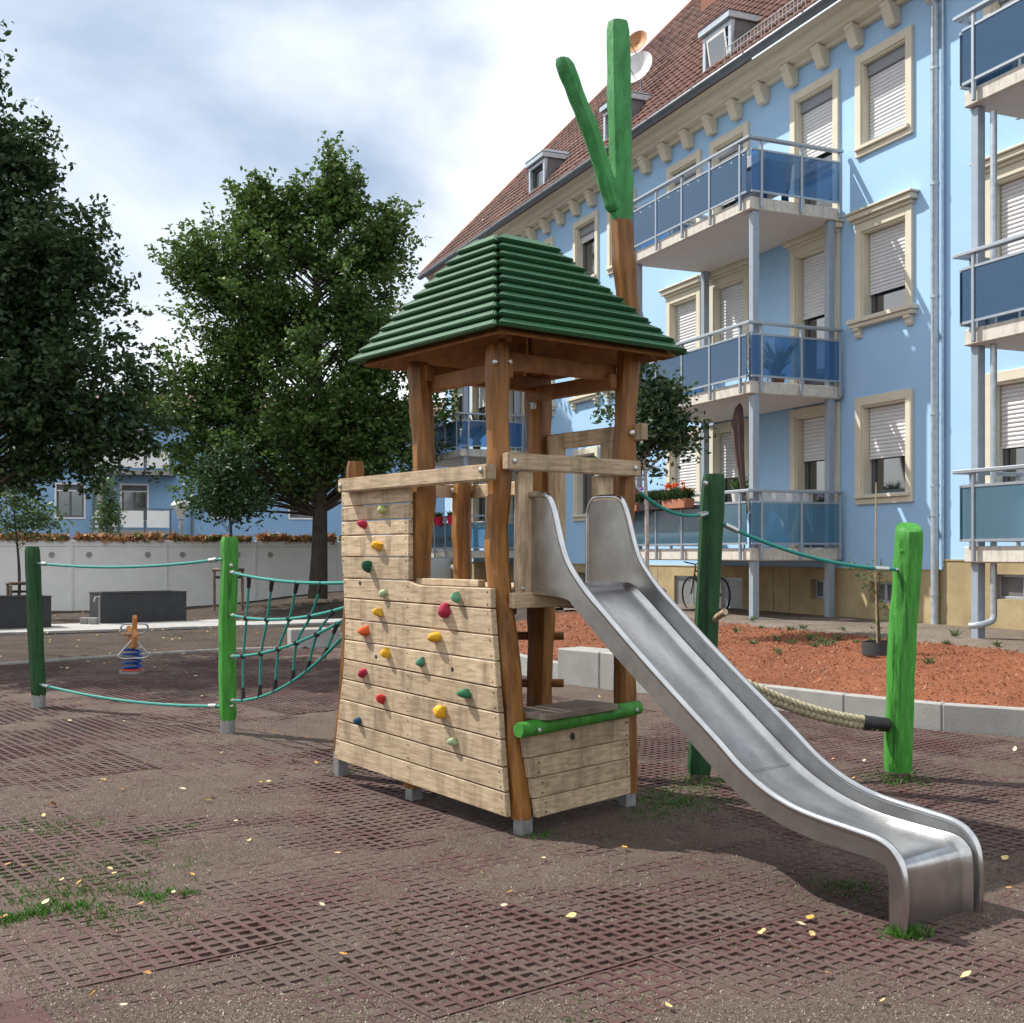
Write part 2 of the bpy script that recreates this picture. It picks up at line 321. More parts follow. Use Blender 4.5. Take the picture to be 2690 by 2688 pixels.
def hgt(x, y):
    x = np.asarray(x, float); y = np.asarray(y, float)
    t = tcoord(x, y); dk = dpoly(x, y); db = np.maximum(0, -t-.4)
    zb = .19+.33*dk/(dk+db+1e-6); zl = .0+.45*np.exp(-(((x+4.8)/3.4)**2+((y-36)/3.6)**2))+.03*sst(0, 2, dk)
    wgt = sst(-7.5, -5.0, t)*sst(3, 6, y)*(1-sst(20.5, 24, y)*(1-sst(-3.2, -1.5, t)))
    z = zl*(1-wgt)+zb*wgt
    return np.where(inpoly(x, y), -.075, z)
# ------------------------------------------------------------------ ground
gx = np.concatenate([[-700, -300, -120, -70], np.arange(-45, -16, .5), np.arange(-16, 14, .16), np.arange(14, 30, .5), [45, 80, 150, 400, 700]]); gy = np.concatenate([[-200, -60, -20], np.arange(-6, 3, .5), np.arange(3, 36, .16), np.arange(36, 60, .5), [75, 110, 200, 500, 900]])
X, Y = np.meshgrid(gx, gy); Z = np.where((dpoly(X, Y) < .3) & (tcoord(X, Y) > -6.5), -.075, hgt(X, Y)-.035)+(fbm(X*1.3, Y*1.3)-.5)*.05*np.where(inpoly(X, Y), 0, 1)
def gridfaces(ny, nx, keep=None):
    i = np.arange(ny-1)[:, None]*nx+np.arange(nx-1)[None]; F = np.stack([i, i+1, i+nx+1, i+nx], -1)
    return F[keep] if keep is not None else F.reshape(-1, 4)
V = np.stack([X, Y, Z], -1).reshape(-1, 3)
structure(quadmesh('ground', V, gridfaces(*X.shape), 'dirt', smooth=True))
def sheet(name, x0, x1, y0, y1, st, zf, keep, m):
    xs = np.arange(x0, x1, st); ys = np.arange(y0, y1, st); X, Y = np.meshgrid(xs, ys); Z = zf(X, Y)
    K = keep(X, Y); k = K[:-1, :-1] & K[1:, :-1] & K[:-1, 1:] & K[1:, 1:]
    F = gridfaces(*X.shape, keep=k); u, inv = np.unique(F, return_inverse=True); V = np.stack([X, Y, Z], -1).reshape(-1, 3)[u]
    return quadmesh(name, V, inv.reshape(-1, 4), m, smooth=True)
def fillz(X, Y):
    a = fbm(X*.55+3, Y*.55+9, 4); b = fbm(X*9, Y*9, 3); c = vn(X*40, Y*40)
    d = fbm(X*1.0+40, Y*1.0+7, 3)
    return -.0018+.005*sst(.5, .68, a)-.0062*sst(.50, .66, d)+.013*(b-.5)+.006*(c-.5)
play = structure(sheet('playground_surface', -9.7, 9.3, 1.2, 20.5, .034, fillz, inpoly, 'debris'))
def mulchkeep(X, Y):
    t = tcoord(X, Y); return (~inpoly(X, Y)) & (dpoly(X, Y) > .08) & (t < -.75+.25*(fbm(X*2, Y*2)-.5)) & (t > -6.0+.5*vn(X, Y)) & (Y < 21.5+2*vn(X*1.5, Y*1.5)) & (X > -2)
bed = structure(sheet('mulch_bed', -2.5, 13, 5, 24, .07, lambda X, Y: hgt(X, Y)+.02+.06*(fbm(X*2.2, Y*2.2)-.5)+.02*(vn(X*11, Y*11)-.5), mulchkeep, 'mulch'))
structure(sheet('gravel_strip', -6, 13, 4, 42, .22, lambda X, Y: hgt(X, Y)+.005+.03*(fbm(X*2, Y*2)-.5), lambda X, Y: (tcoord(X, Y) > -1.1) & (tcoord(X, Y) < 2.6) & (~inpoly(X, Y)), 'strip'))
# rubber grid mats: every mat an object, all sharing one lattice mesh
pitch, nc, bw_ = .08, 13, .023
side = pitch*nc; mb = MB()
for i in range(nc+1):
    c = i*pitch-side/2; c0, c1 = c-bw_/2, c+bw_/2
    if i == 0: c0 = c+.001; c1 = c+bw_*.75
    if i == nc: c0 = c-bw_*.75; c1 = c-.001
    h = side/2-.001
    mb.add([(-h, c0, 0), (h, c0, 0), (h, c1, 0), (-h, c1, 0), (-h, c0, -.045), (h, c0, -.045), (h, c1, -.045), (-h, c1, -.045)], [(0, 1, 2, 3), (0, 4, 5, 1), (3, 2, 6, 7)])
    for j in range(nc):
        y0 = j*pitch-side/2+(bw_*.75 if j == 0 else bw_/2); y1 = (j+1)*pitch-side/2-(bw_*.75 if j == nc-1 else bw_/2)
        mb.add([(c0, y0, 0), (c1, y0, 0), (c1, y1, 0), (c0, y1, 0), (c0, y0, -.045), (c1, y0, -.045), (c1, y1, -.045), (c0, y1, -.045)], [(0, 1, 2, 3), (0, 3, 7, 4), (1, 5, 6, 2)])
proto = None; cells = []
for i in range(-16, 17):
    for j in range(-16, 20):
        p = TP+TA*(i+.6635)*side+TB*(j+.41)*side
        if p[1] < 2.6 or abs(p[0]) > .434*p[1]+1.0 or not inpoly(p[0], p[1]) or dpoly(p[0], p[1]) < .5: continue
        cells.append((p[1], p, i < -3))
cells.sort(key=lambda c: c[0]+(50 if abs(c[1][0]) > .434*c[1][1]+.75 else 0))
solid = None
for k, (_, p, flat) in enumerate(cells[:298]):
    if flat and solid is None: solid = o = MB().box(-side/2+.002, side/2-.002, -side/2+.002, side/2-.002, -.05, .003).build('rubber_slab', 'rubber_mat', play, bevel=.004)
    elif flat: o = copy(solid, play)
    elif proto is None: proto = o = mb.build('rubber_mat', 'rubber_mat', play)
    else: o = copy(proto, play)
    o.location = (p[0], p[1], random.uniform(-.003, .004)); o.rotation_euler = (random.uniform(-.004, .004), random.uniform(-.004, .004), TH+random.uniform(-.004, .004)+random.choice((0, math.pi/2)))
# loose crumbs: short slivers lying on the mats and in the cells
def slivers(name, xy, z, lmin, lmax, wd, m, tilt=.5, parent=None):
    n = len(xy); a = rng.random(n)*2*np.pi; l = rng.uniform(lmin, lmax, n)/2; wv = wd*rng.uniform(.5, 1.2, n)/2; up = rng.normal(0, tilt, n)
    d = np.stack([np.cos(a), np.sin(a), up], -1)*l[:, None]; e = np.stack([-np.sin(a), np.cos(a), rng.normal(0, .4, n)], -1)*wv[:, None]
    c = np.stack([xy[:, 0], xy[:, 1], z+l*np.abs(up)*.6+.002], -1)
    V = np.stack([c-d, c+e, c+d, c-e], 1).reshape(-1, 3); return quadmesh(name, V, np.arange(4*n).reshape(n, 4), m, parent)
n = 230000; yy = 3.3+8.5*rng.random(n)**2.0; xx = rng.uniform(-1, 1, n)*(.46*yy+.9)
dens = fbm(xx*.55+3, yy*.55+9, 4); k = (rng.random(n) < .55+.6*sst(.45, .65, dens)) & inpoly(xx, yy); xx = xx[k]; yy = yy[k]
stuff(slivers('ground_crumbs', np.stack([xx, yy], -1), np.maximum(fillz(xx, yy), -.012), .005, .014, .0045, 'chips', parent=play))
n = 42000; t = rng.uniform(-5.6, -.6, n); s_ = rng.uniform(-6, 12, n); P = BC[None]-s_[:, None]*BD+t[:, None]*BN
k = mulchkeep(P[:, 0], P[:, 1]) & (P[:, 0] < P[:, 1]*.46+.6); P = P[k]
stuff(slivers('bark_chips', P, hgt(P[:, 0], P[:, 1])+.02+.06*(fbm(P[:, 0]*2.2, P[:, 1]*2.2)-.5)+.006, .015, .05, .013, 'mulch_chips', parent=bed))
# ------------------------------------------------------------------ kerbs, edging, seat blocks, paving
kb = structure(empty('kerb', (0, 0, 0)))
def walkline(pts, step):
    pts = [np.array(p, float) for p in pts]; out = []; cur = pts[0]; i = 1
    while i < len(pts):
        d = pts[i]-cur; l = np.hypot(*d)
        if l < step:
            i += 1
            if i < len(pts) and np.hypot(*(pts[i]-cur)) < step: continue
            if i >= len(pts): break
            # intersect
            for u in np.linspace(0, 1, 60):
                q = pts[i-1]+(pts[i]-pts[i-1])*u
                if np.hypot(*(q-cur)) >= step: break
            out.append((cur, q)); cur = q
        else:
            q = cur+d/l*step; out.append((cur, q)); cur = q
    return out
for a, b in walkline(POLY[7:18], 1.0):
    d = (b-a)/np.hypot(*(b-a)); nrm = np.array([-d[1], d[0]])           # outside lies to the left of the walk
    m = MB(); e = .004
    p = [a+d*e, b-d*e, b-d*e+nrm*.12, a+d*e+nrm*.12]
    m.add([(*q, -.1) for q in p]+[(*q, .24) for q in p], [(3, 2, 1, 0), (4, 5, 6, 7), (0, 1, 5, 4), (1, 2, 6, 5), (2, 3, 7, 6), (3, 0, 4, 7)]); m.build('kerb_stone', 'concrete', kb, bevel=.012)
for a, b in walkline([POLY[i] for i in range(2, 8)], 1.0):
    d = (b-a)/np.hypot(*(b-a)); nrm = np.array([-d[1], d[0]]); p = [a+d*.004, b-d*.004, b-d*.004+nrm*.07, a+d*.004+nrm*.07]
    m = MB(); m.add([(*q, -.1) for q in p]+[(*q, .03) for q in p], [(3, 2, 1, 0), (4, 5, 6, 7), (0, 1, 5, 4), (1, 2, 6, 5), (2, 3, 7, 6), (3, 0, 4, 7)]); m.build('edging_stone', 'concrete', kb, bevel=.008)
def seatblock(a, b, h, dep, label):
    a = np.array(a, float); b = np.array(b, float); d = (b-a)/np.hypot(*(b-a)); nrm = np.array([-d[1], d[0]]); m = MB()
    p = [a-nrm*.012, b-nrm*.012, b+nrm*dep, a+nrm*dep]
    m.add([(*q, -.1) for q in p]+[(*q, h) for q in p], [(3, 2, 1, 0), (4, 5, 6, 7), (0, 1, 5, 4), (1, 2, 6, 5), (2, 3, 7, 6), (3, 0, 4, 7)])
    tag(m.build('concrete_seat_block', 'concrete', None, bevel=.015), label, 'block', 'concrete seat blocks set into the kerb')
A0 = np.array((.57, 14.7)); A1 = np.array((1.58, 13.55)); mid = A0*.52+A1*.48
seatblock(A0, A0+(mid-A0)*.99, .43, .42, 'pale concrete seat block seen between the dark legs of the wooden play tower')
seatblock(mid, A1, .43, .42, 'pale concrete seat block half hidden by the metal slide')
seatblock((-2.95, 20.35), (-3.75, 20.05), .32, -.4, 'low grey concrete block seen through the rope net')
# paving slabs of the path on the left
pv = structure(empty('path', (0, 0, 0)))
pa = math.radians(31); e1 = np.array([math.cos(pa), math.sin(pa)]); e2 = np.array([-math.sin(pa), math.cos(pa)]); O = np.array([-10.06, 23.18])
slab0 = None
for r in range(6):
    for k in range(-9, 27):
        if r > 2 and not (-6 < k < 12): continue
        if r > 2 and k > 8: continue
        c = O+e1*(k*.6+(.3 if r % 2 else 0))+e2*(.2+r*.4)
        if tcoord(c[0], c[1]) > -2.9: continue
        z = float(hgt(c[0], c[1]))
        if slab0 is None: slab0 = o = MB().box(-.296, .296, -.196, .196, -.06, 0).build('paving_slab', 'paving', pv, bevel=.008)
        else: o = copy(slab0, pv)
        o.location = (c[0], c[1], max(z, 0)+.03+random.uniform(-.003, .003)); o.rotation_euler = (0, 0, pa)
# ------------------------------------------------------------------ play tower (local axes: x towards the seat box side, y along the climbing wall)
T = empty('play_tower', (TP[0], TP[1], 0), TH, 'wooden play tower with green shingled roof, climbing wall and metal slide', 'play tower')
def post(pts, r, m='post_wood', par=T, name='post', n=9, wob=.05, seed=0, top=True, bev=.012, cut=0):
    random.seed(seed+100); P = curve([Vector(p) for p in pts], 8); k = len(P)
    phs = [random.uniform(0, 6.28) for _ in range(4)]; rr = []
    for i in range(k):
        rr.append(r*(1+wob*math.sin(phs[0]+i*.55)+wob*.6*math.sin(phs[1]+i*1.2)))
    u = Vector((1, 0, 0)); V = []; ang = [2*math.pi*(j+random.uniform(-.18, .18))/n for j in range(n)]; fl = [random.uniform(.93, 1.05) for _ in range(n)]
    for i, p in enumerate(P):
        s = 1 if 0 < i < k-1 else 1-bev/r
        for j in range(n):
            q = rr[i]*fl[j]*s*(1+.018*math.sin(i*.9+j*2.1+phs[2])); V.append((p.x+q*math.cos(ang[j]), p.y+q*math.sin(ang[j]), p.z+(cut*q*math.sin(ang[j]) if i == k-1 else 0)))
    F = [[i*n+j, i*n+(j+1) % n, (i+1)*n+(j+1) % n, (i+1)*n+j] for i in range(k-1) for j in range(n)]+[list(range(n))[::-1], list(range((k-1)*n, k*n))]
    m_ = MB(); m_.add(V, F); o = m_.build(name, m, par, smooth=True, auto=.55); random.seed(7); return o
post([(-.0, -.225, .085), (0, -.17, .45), (.0, -.11, .9), (0, -.03, 1.32), (0, .02, 1.65), (0, -.01, 2.0), (0, .01, 2.4), (0, .005, 2.84)], .073, seed=1)
post([(0, .92, .085), (.0, .88, .9), (.0, .85, 1.5), (.0, .80, 1.95), (.01, .82, 2.35), (.0, .87, 2.84)], .074, seed=2)
post([(1.03, .92, .085), (1.0, .86, .7), (.99, .83, 1.3), (1.0, .86, 1.9), (.99, .86, 2.4), (1.0, .88, 2.86)], .098, seed=3)
tall = post([(1.0, -.02, .08), (1.0, -.01, .8), (.99, 0, 1.4), (1.0, .0, 2.0), (1.015, .0, 2.5), (1.055, 0, 3.0), (1.01, 0, 3.4), (.985, .0, 3.73)], .076, seed=4, bev=.001)
post([(.985, 0, 3.731), (.975, 0, 4.1), (.962, 0, 4.55), (.952, 0, 4.99)], .077, 'branch_green', seed=5, wob=.03).__setitem__('label', 'bright green painted upper end of the tall post')
post([(.93, 0, 3.78), (.86, 0, 3.95), (.72, 0, 4.25), (.60, 0, 4.45), (.497, 0, 4.64)], .060, 'branch_green', name='branch', seed=6, wob=.04).__setitem__('label', 'green painted side branch of the tall post')
post([(.04, 1.93, .15), (.02, 1.80, .7), (0, 1.70, 1.3), (0, 1.68, 1.8), (0, 1.67, 2.25)], .066, seed=7)
post([(1.02, 1.92, .15), (1.0, 1.83, .8), (1.0, 1.79, 1.4), (1.0, 1.80, 1.8), (1.0, 1.78, 2.2)], .078, seed=8)
for p, q in ((-.0, -.235), (.02, .95), (1.03, .94), (1.0, -.035), (.05, 1.97), (1.03, 1.95)):          # galvanised post shoes
    MB().box(p-.042, p+.042, q-.04, q+.04, -.08, (.17 if q > 1.9 else .105)).build('post_foot', 'galvanised', T, bevel=.004)
# climbing wall
zL = [1.433, 1.297, 1.155, 1.011, .876, .737, .596, .449, .308, .165]; zR = [1.405, 1.285, 1.133, .984, .833, .69, .54, .385, .244, .103]
lz = [.165, .308, .449, .596, .737, .876, 1.011, 1.155, 1.297, 1.433, 1.584, 1.823, 2.03]; lq = [1.769, 1.737, 1.706, 1.675, 1.641, 1.624, 1.613, 1.605, 1.623, 1.636, 1.657, 1.661, 1.657]
rz = [.103, .244, .385, .54, .69, .833, .984, 1.133, 1.285, 1.41]; rq = [-.235, -.219, -.199, -.183, -.167, -.146, -.13, -.11, -.091, -.086]
LQ = lambda z: float(np.interp(z, lz, lq)); RQ = lambda z: float(np.interp(z, rz, rq))
g = .0034
def plank(poly, i, m='plank_y', name='plank'):
    o = random.uniform(-.002, .002); return MB().prism(poly, 'x', -.12+o, -.083).build(name, m, T, bevel=.0045)
ztop = [2.03, 1.929, 1.826, 1.727, 1.581, 1.433]
for i in range(5):
    a, b = ztop[i]-g, ztop[i+1]+g; plank([(LQ(a), a), (LQ(b), b), (.792, b), (.792, a)], i)
for i in range(9):
    la, lb, ra, rb = zL[i]-g, zL[i+1]+g, zR[i]-g, zR[i+1]+g
    if i == 0: plank([(LQ(la), la), (LQ(lb), lb), (RQ(rb), rb), (RQ(ra), ra), (.66, 1.403), (.72, 1.408), (.765, 1.42), (.79, la)], 9)
    else: plank([(LQ(la), la), (LQ(lb), lb), (RQ(rb), rb), (RQ(ra), ra)], i)
nm = MB()
for i in range(5):
    for z in (ztop[i]-.025, ztop[i+1]+.025):
        for q in (1.632, .825): nm.disc((-.1215, q, z), (-1, 0, 0), .0055, 6, .002)
for i in range(9):
    for f_ in (.2, .8):
        for q in (None, .80, -1):
            zl = zL[i]+(zL[i+1]-zL[i])*f_; zr = zR[i]+(zR[i+1]-zR[i])*f_
            if q is None: y, z = LQ(zl)-.028, zl
            elif q < 0: y, z = RQ(zr)+.035, zr
            else: y, z = q, zl+(zr-zl)*(LQ(zl)-q)/(LQ(zl)-RQ(zr))
            nm.disc((-.1215, y, z), (-1, 0, 0), .0055, 6, .002)
stuff(nm.build('nail_heads', 'nail', T))
hm = MB()
for q, z in ((1.40, 1.405), (1.19, .92), (.30, .905)): hm.disc((-.1212, q, z), (-1, 0, 0), .016, 10, .002)
hm.build('drill_hole_dark', 'black_plastic', T)  # flat black discs, the shade inside the drill holes put into their colour
def hold(q, z, sx, sz, dep, rot, colr, lab, sd):
    """irregular resin grip: flat back, lobed body with a black disc for the dark of its bolt hole"""
    random.seed(sd*13+5); n, k = 14, 6; V = []; lob = [random.uniform(.66, 1.22) for _ in range(n)]; off = (random.uniform(-.3, .3), random.uniform(.0, .45))
    for i in range(k):
        f_ = i/(k-1); rad = math.cos(f_*math.pi/2*.9)**.75; x = -dep*math.sin(f_*math.pi/2)
        for j in range(n):
            a = 2*math.pi*j/n; rr = rad*(lob[j]*(1-f_)+f_); y = rr*math.cos(a)*sx+off[0]*f_*sx; zz = rr*math.sin(a)*sz*(1-.35*math.cos(a))+off[1]*f_*sz
            V.append((x, y*math.cos(rot)-zz*math.sin(rot), y*math.sin(rot)+zz*math.cos(rot)))
    F = [[i*n+j, i*n+(j+1) % n, (i+1)*n+(j+1) % n, (i+1)*n+j] for i in range(k-1) for j in range(n)]+[list(range((k-1)*n, k*n)), list(range(n))[::-1]]
    m_ = MB(); m_.add(V, F); o = m_.build('climbing_hold', 'hold_'+colr, T, smooth=True, auto=1.2); o.location = (-.121, q, z); o['label'] = lab
    b = MB().disc((0, 0, 0), (-1, 0, 0), .011, 8, .004).build('bolt_hole_dark', 'black_plastic', o); b.location = (-dep*.82, off[0]*sx*.5, off[1]*sz*.5); random.seed(7)  # black disc on the grip, coloured as the shade in its bolt hole
HO = [(1.094, 1.889, .038, .030, .04, -.5, 'lime', 'pale lime climbing hold at the top'), (1.342, 1.80, .045, .030, .05, .1, 'crimson', 'crimson climbing hold near the top'), (1.156, 1.653, .062, .036, .05, -.2, 'yellow', 'yellow climbing hold with two dimples'),
      (1.27, 1.525, .036, .045, .06, .3, 'forest', 'dark green climbing hold'), (1.082, 1.339, .044, .026, .035, -.5, 'sage', 'sage green climbing hold'), (.246, 1.338, .030, .036, .05, .2, 'mint', 'mint green climbing hold at the right'),
      (1.144, 1.214, .046, .034, .05, .1, 'yellow', 'yellow climbing hold left of the middle'), (.367, 1.247, .064, .048, .05, -.6, 'crimson', 'large crimson climbing hold'), (1.322, 1.081, .054, .034, .05, -.2, 'orange', 'orange climbing hold'),
      (.469, 1.086, .055, .032, .06, -.3, 'yellow', 'yellow climbing hold right of the middle'), (1.039, .953, .036, .036, .05, 0, 'yellow', 'small square yellow climbing hold'), (.632, .922, .046, .030, .04, -.3, 'seagreen', 'sea green climbing hold'),
      (1.351, .795, .052, .028, .04, -.6, 'crimson', 'slanted crimson climbing hold low on the left'), (1.101, .652, .032, .040, .05, .2, 'red', 'red climbing hold'), (.155, .77, .052, .032, .06, -.2, 'green', 'green climbing hold low on the right'),
      (.411, .635, .062, .050, .06, .5, 'yellow', 'large yellow triangular climbing hold'), (1.409, .469, .038, .030, .04, -.2, 'navy', 'navy climbing hold near the bottom'), (.287, .469, .042, .028, .04, -.4, 'sage', 'sage green climbing hold near the bottom')]
for i, h in enumerate(HO): hold(h[0], h[1], h[2]*.9, h[3]*.9, *h[4:], i)
def bolt(p, nrm, r=.017, par=T): return MB().disc(p, nrm, r, 12, .012).build('bolt', 'bolt', par, smooth=True)
# rails
MB().box(-.20, -.125, -.152, 1.569, 2.022, 2.115).build('handrail', 'plank_y', T, bevel=.008, seg=2)
bolt((-.20, 1.53, 2.065), (-1, 0, 0)); bolt((-.20, -.10, 2.08), (-1, 0, 0))
MB().box(-.045, 1.012, -.155, -.095, 2.09, 2.188).build('handrail', 'plank_x', T, bevel=.006, seg=2)
bolt((.0, -.155, 2.14), (0, -1, 0)); bolt((.96, -.155, 2.14), (0, -1, 0))
MB().box(-.075, -.02, .10, .776, 1.405, 1.447).build('window_sill_board', 'plank_y', T, bevel=.004)
MB().box(1.03, 1.085, -.14, .90, 2.325, 2.43).build('handrail', 'plank_y', T, bevel=.005)
MB().box(1.08, 1.13, .86, 1.84, 2.03, 2.13).build('handrail', 'plank_y', T, bevel=.005)
MB().box(.04, 1.0, 1.84, 1.89, 2.03, 2.13).build('handrail', 'plank_x', T, bevel=.005)
for (x0, x1, y0, y1, z0, z1) in ((.052, .16, -.13, -.085, 1.285, 2.085), (.70, .835, -.09, -.03, 1.285, 2.085), (1.0, 1.06, .64, .775, 1.3, 2.42), (1.02, 1.07, .10, .25, 1.3, 2.33)):
    MB().box(x0, x1, y0, y1, z0, z1).build('upright_board', 'plank_z', T, bevel=.005)
bolt((.08, -.131, 1.40), (0, -1, 0), .012); bolt((.13, -.131, 1.315), (0, -1, 0), .012)
for q, z in ((1.80, 2.08), (1.80, 1.5)): bolt((.915, q, z), (-1, .2, 0), .022)
bolt((1.0, -.082, 2.37), (-.6, -1, 0), .02); bolt((-.06, -.05, 2.72), (-1, -.3, 0), .018); bolt((.04, -.062, 2.73), (.3, -1, 0), .018)
# deck
for k in range(9): MB().box(.02+k*.108, .02+k*.108+.10, -.06, 1.75, 1.355, 1.395).build('deck_board', 'plank_y', T, bevel=.003)
MB().box(-.0, 1.0, -.145, -.10, 1.285, 1.375).build('deck_beam', 'plank_x', T, bevel=.004)
MB().box(.08, 1.02, .72, .80, 1.24, 1.35).build('deck_beam', 'beam_wood', T, bevel=.004)
MB().box(.93, 1.0, .1, 1.75, 1.24, 1.35).build('deck_beam', 'beam_wood', T, bevel=.004); MB().box(.08, .14, .0, 1.75, 1.24, 1.35).build('deck_beam', 'beam_wood', T, bevel=.004)
MB().box(.08, 1.0, 1.62, 1.69, 1.24, 1.35).build('deck_beam', 'beam_wood', T, bevel=.004)
for z in (.70, 1.03): MB().tube([(1.0-.135, .86+.105, z), (1.0+.135, .86-.105, z)], .030, 12).build('ladder_rung', 'post_wood', T, smooth=True)
# box with seat
bz = [.578, .437, .320, .203, .093]
for i in range(4):
    a, b = bz[i]-.002, bz[i+1]+.002; f0 = i/4; x0 = -.04+.022*i; x1 = .93+.004*i; q0 = -.285-.03*f0; q1 = -.13; th = .034
    m_ = MB(); x0b = x0+.018
    V = [(x0, q0, a), (x1, q1, a), (x1, q1+th, a), (x0, q0+th, a), (x0b, q0-.006, b), (x1, q1-.002, b), (x1, q1+th, b), (x0b, q0+th, b)]
    m_.add(V, [(0, 1, 2, 3), (7, 6, 5, 4), (0, 4, 5, 1), (1, 5, 6, 2), (2, 6, 7, 3), (3, 7, 4, 0)]); m_.build('plank', 'plank_x', T, bevel=.0045)
nb = MB()
for i in range(4):
    for z in (bz[i]-.03, bz[i+1]+.03):
        if i: nb.disc((.05+.02*i, -.285-.03*i/4+.003-.004, z), (-.1, -1, 0), .006, 6, .004)
        nb.disc((.90, -.1345-.002, z), (-.1, -1, 0), .006, 6, .004)
stuff(nb.build('nail_heads', 'nail', T))
m_ = MB(); m_.disc((.385, -.216, .515), (.14, -1, 0), .027, 14, .004); o = m_.build('porthole_dark', 'black_plastic', T)  # no opening: a black disc painted as the dark inside of the hole
m_ = MB(); m_.tube([(-.085, -.30, .606), (.02, -.292, .608), (.9, -.15, .630), (1.0, -.135, .632)], [.042, .046, .046, .043], 14); m_.build('edge_log', 'bright_green', T, smooth=True, auto=.6)['label'] = 'bright green round log along the front of the box'
bolt((.04, -.336, .60), (.14, -1, 0), .014); bolt((.93, -.195, .628), (.14, -1, 0), .014)
def rrect(x0, x1, y0, y1, r, n=5):
    P = []
    for cx_, cy_, a0 in ((x1-r, y1-r, 0), (x0+r, y1-r, 90), (x0+r, y0+r, 180), (x1-r, y0+r, 270)):
        for k in range(n+1): a = math.radians(a0+90*k/n); P.append((cx_+r*math.cos(a), cy_+r*math.sin(a)))
    return P
o = MB().prism(rrect(-.34, .34, -.16, .16, .045), 'z', -.018, .018).build('seat_board', 'seat_wood', T, bevel=.004); o.location = (.385, -.145, .668); o.rotation_euler = (0, 0, math.atan2(.15, 1))
# roof
rc, rq_ = .415, .42; ex0, ex1, ey0, ey1 = -.215, 1.20, -.30, 1.24; z0r, n_r = 2.832, 11; zt = 3.55; topx, topy = .165, .105
def rect(f_): return (ex0+(rc-topx-ex0)*f_, ex1+(rc+topx-ex1)*f_, ey0+(rq_-topy-ey0)*f_, ey1+(rq_+topy-ey1)*f_, z0r+(zt-z0r)*f_)
for i in range(n_r):
    x0, x1, y0, y1, z = rect(i/n_r); X0, X1, Y0, Y1, Z_ = rect((i+1.5)/n_r)
    th = .032
    for sd in range(4):
        ext = .052 if sd in (0, 2) else .034; far = .055
        if sd == 0: a, b, c, d, out = (x0-ext, y0), (x1+.022, y0), (X1, Y0), (X0, Y0), (0, -1)
        elif sd == 1: a, b, c, d, out = (x1, y0-ext), (x1, y1+far), (X1, Y1+far*.6), (X1, Y0), (1, 0)
        elif sd == 2: a, b, c, d, out = (x1+ext, y1), (x0-.065, y1), (X0-.05, Y1), (X1, Y1), (0, 1)
        else: a, b, c, d, out = (x0, y1+far), (x0, y0-ext), (X0, Y0), (X0, Y1+far*.6), (-1, 0)
        run = abs((y0-Y0) if sd in (0, 2) else (x0-X0)); sl = math.hypot(run, Z_-z); nx, nz = (Z_-z)/sl, run/sl
        j = random.uniform(-.002, .002); lift = .050+j
        lo = [Vector((*a, z)), Vector((*b, z)), Vector((*c, Z_)), Vector((*d, Z_))]; O_ = Vector((out[0]*nx, out[1]*nx, nz))
        V = [lo[0]+O_*lift, lo[1]+O_*lift, lo[2]+O_*.002, lo[3]+O_*.002]; V2 = [v+O_*th for v in V]
        m_ = MB(); m_.add(V+V2, [(0, 1, 2, 3), (7, 6, 5, 4), (0, 4, 5, 1), (1, 5, 6, 2), (2, 6, 7, 3), (3, 7, 4, 0)]); m_.build('roof_board', 'roof_green', T, bevel=.007, seg=2)
x0, x1, y0, y1, z = rect(1.02)
MB().box(x0-.02, x1+.02, y0-.015, y1+.015, z-.03, z+.02).build('roof_cap', 'roof_green', T, bevel=.01)
for sd in range(4):                                                          # brown boarding under the shingles
    x0, x1, y0, y1, z = rect(.02); X0, X1, Y0, Y1, Z_ = rect(1)
    q = [[(x0, y0, z), (x1, y0, z), (X1, Y0, Z_), (X0, Y0, Z_)], [(x1, y0, z), (x1, y1, z), (X1, Y1, Z_), (X1, Y0, Z_)], [(x1, y1, z), (x0, y1, z), (X0, Y1, Z_), (X1, Y1, Z_)], [(x0, y1, z), (x0, y0, z), (X0, Y0, Z_), (X0, Y1, Z_)]][sd]
    c = Vector((rc, rq_, 3.0)); V = [Vector(v) for v in q]; V2 = [v+(c-v).normalized()*.018-Vector((0, 0, .012)) for v in V]
    MB().add(V+V2, [(0, 1, 2, 3), (7, 6, 5, 4), (0, 4, 5, 1), (1, 5, 6, 2), (2, 6, 7, 3), (3, 7, 4, 0)]).build('roof_boarding', 'beam_wood', T)
for a, b in (((ex0+.02, ey0+.02), (rc-topx, rq_-topy)), ((ex1-.02, ey0+.02), (rc+topx, rq_-topy)), ((ex1-.02, ey1-.02), (rc+topx, rq_+topy)), ((ex0+.02, ey1-.02), (rc-topx, rq_+topy))):
    MB().bar((a[0]+(b[0]-a[0])*.12, a[1]+(b[1]-a[1])*.12, z0r+.03), (*b, zt-.06), .05, .07).build('rafter', 'beam_wood', T, bevel=.004)
for a, b in (((.0, .09), (1.0, .09)), ((.0, .80), (1.0, .80))): MB().bar((*a, 2.765), (*b, 2.765), .06, .10).build('roof_beam', 'beam_wood', T, bevel=.005)
for a, b in (((.085, .0), (.085, .86)), ((.92, .0), (.92, .86))): MB().bar((*a, 2.70), (*b, 2.70), .055, .10).build('roof_beam', 'beam_wood', T, bevel=.005)
MB().box(.45, .52, .39, .46, 2.78, 3.5).build('king_post', 'beam_wood', T, bevel=.005)
MB().bar((.1, .1, 2.86), (.9, .76, 2.86), .05, .07).build('roof_beam', 'beam_wood', T, bevel=.004)
MB().box(.905, .93, .80, .86, 2.60, 2.76).build('steel_bracket', 'galvanised', T, bevel=.003)
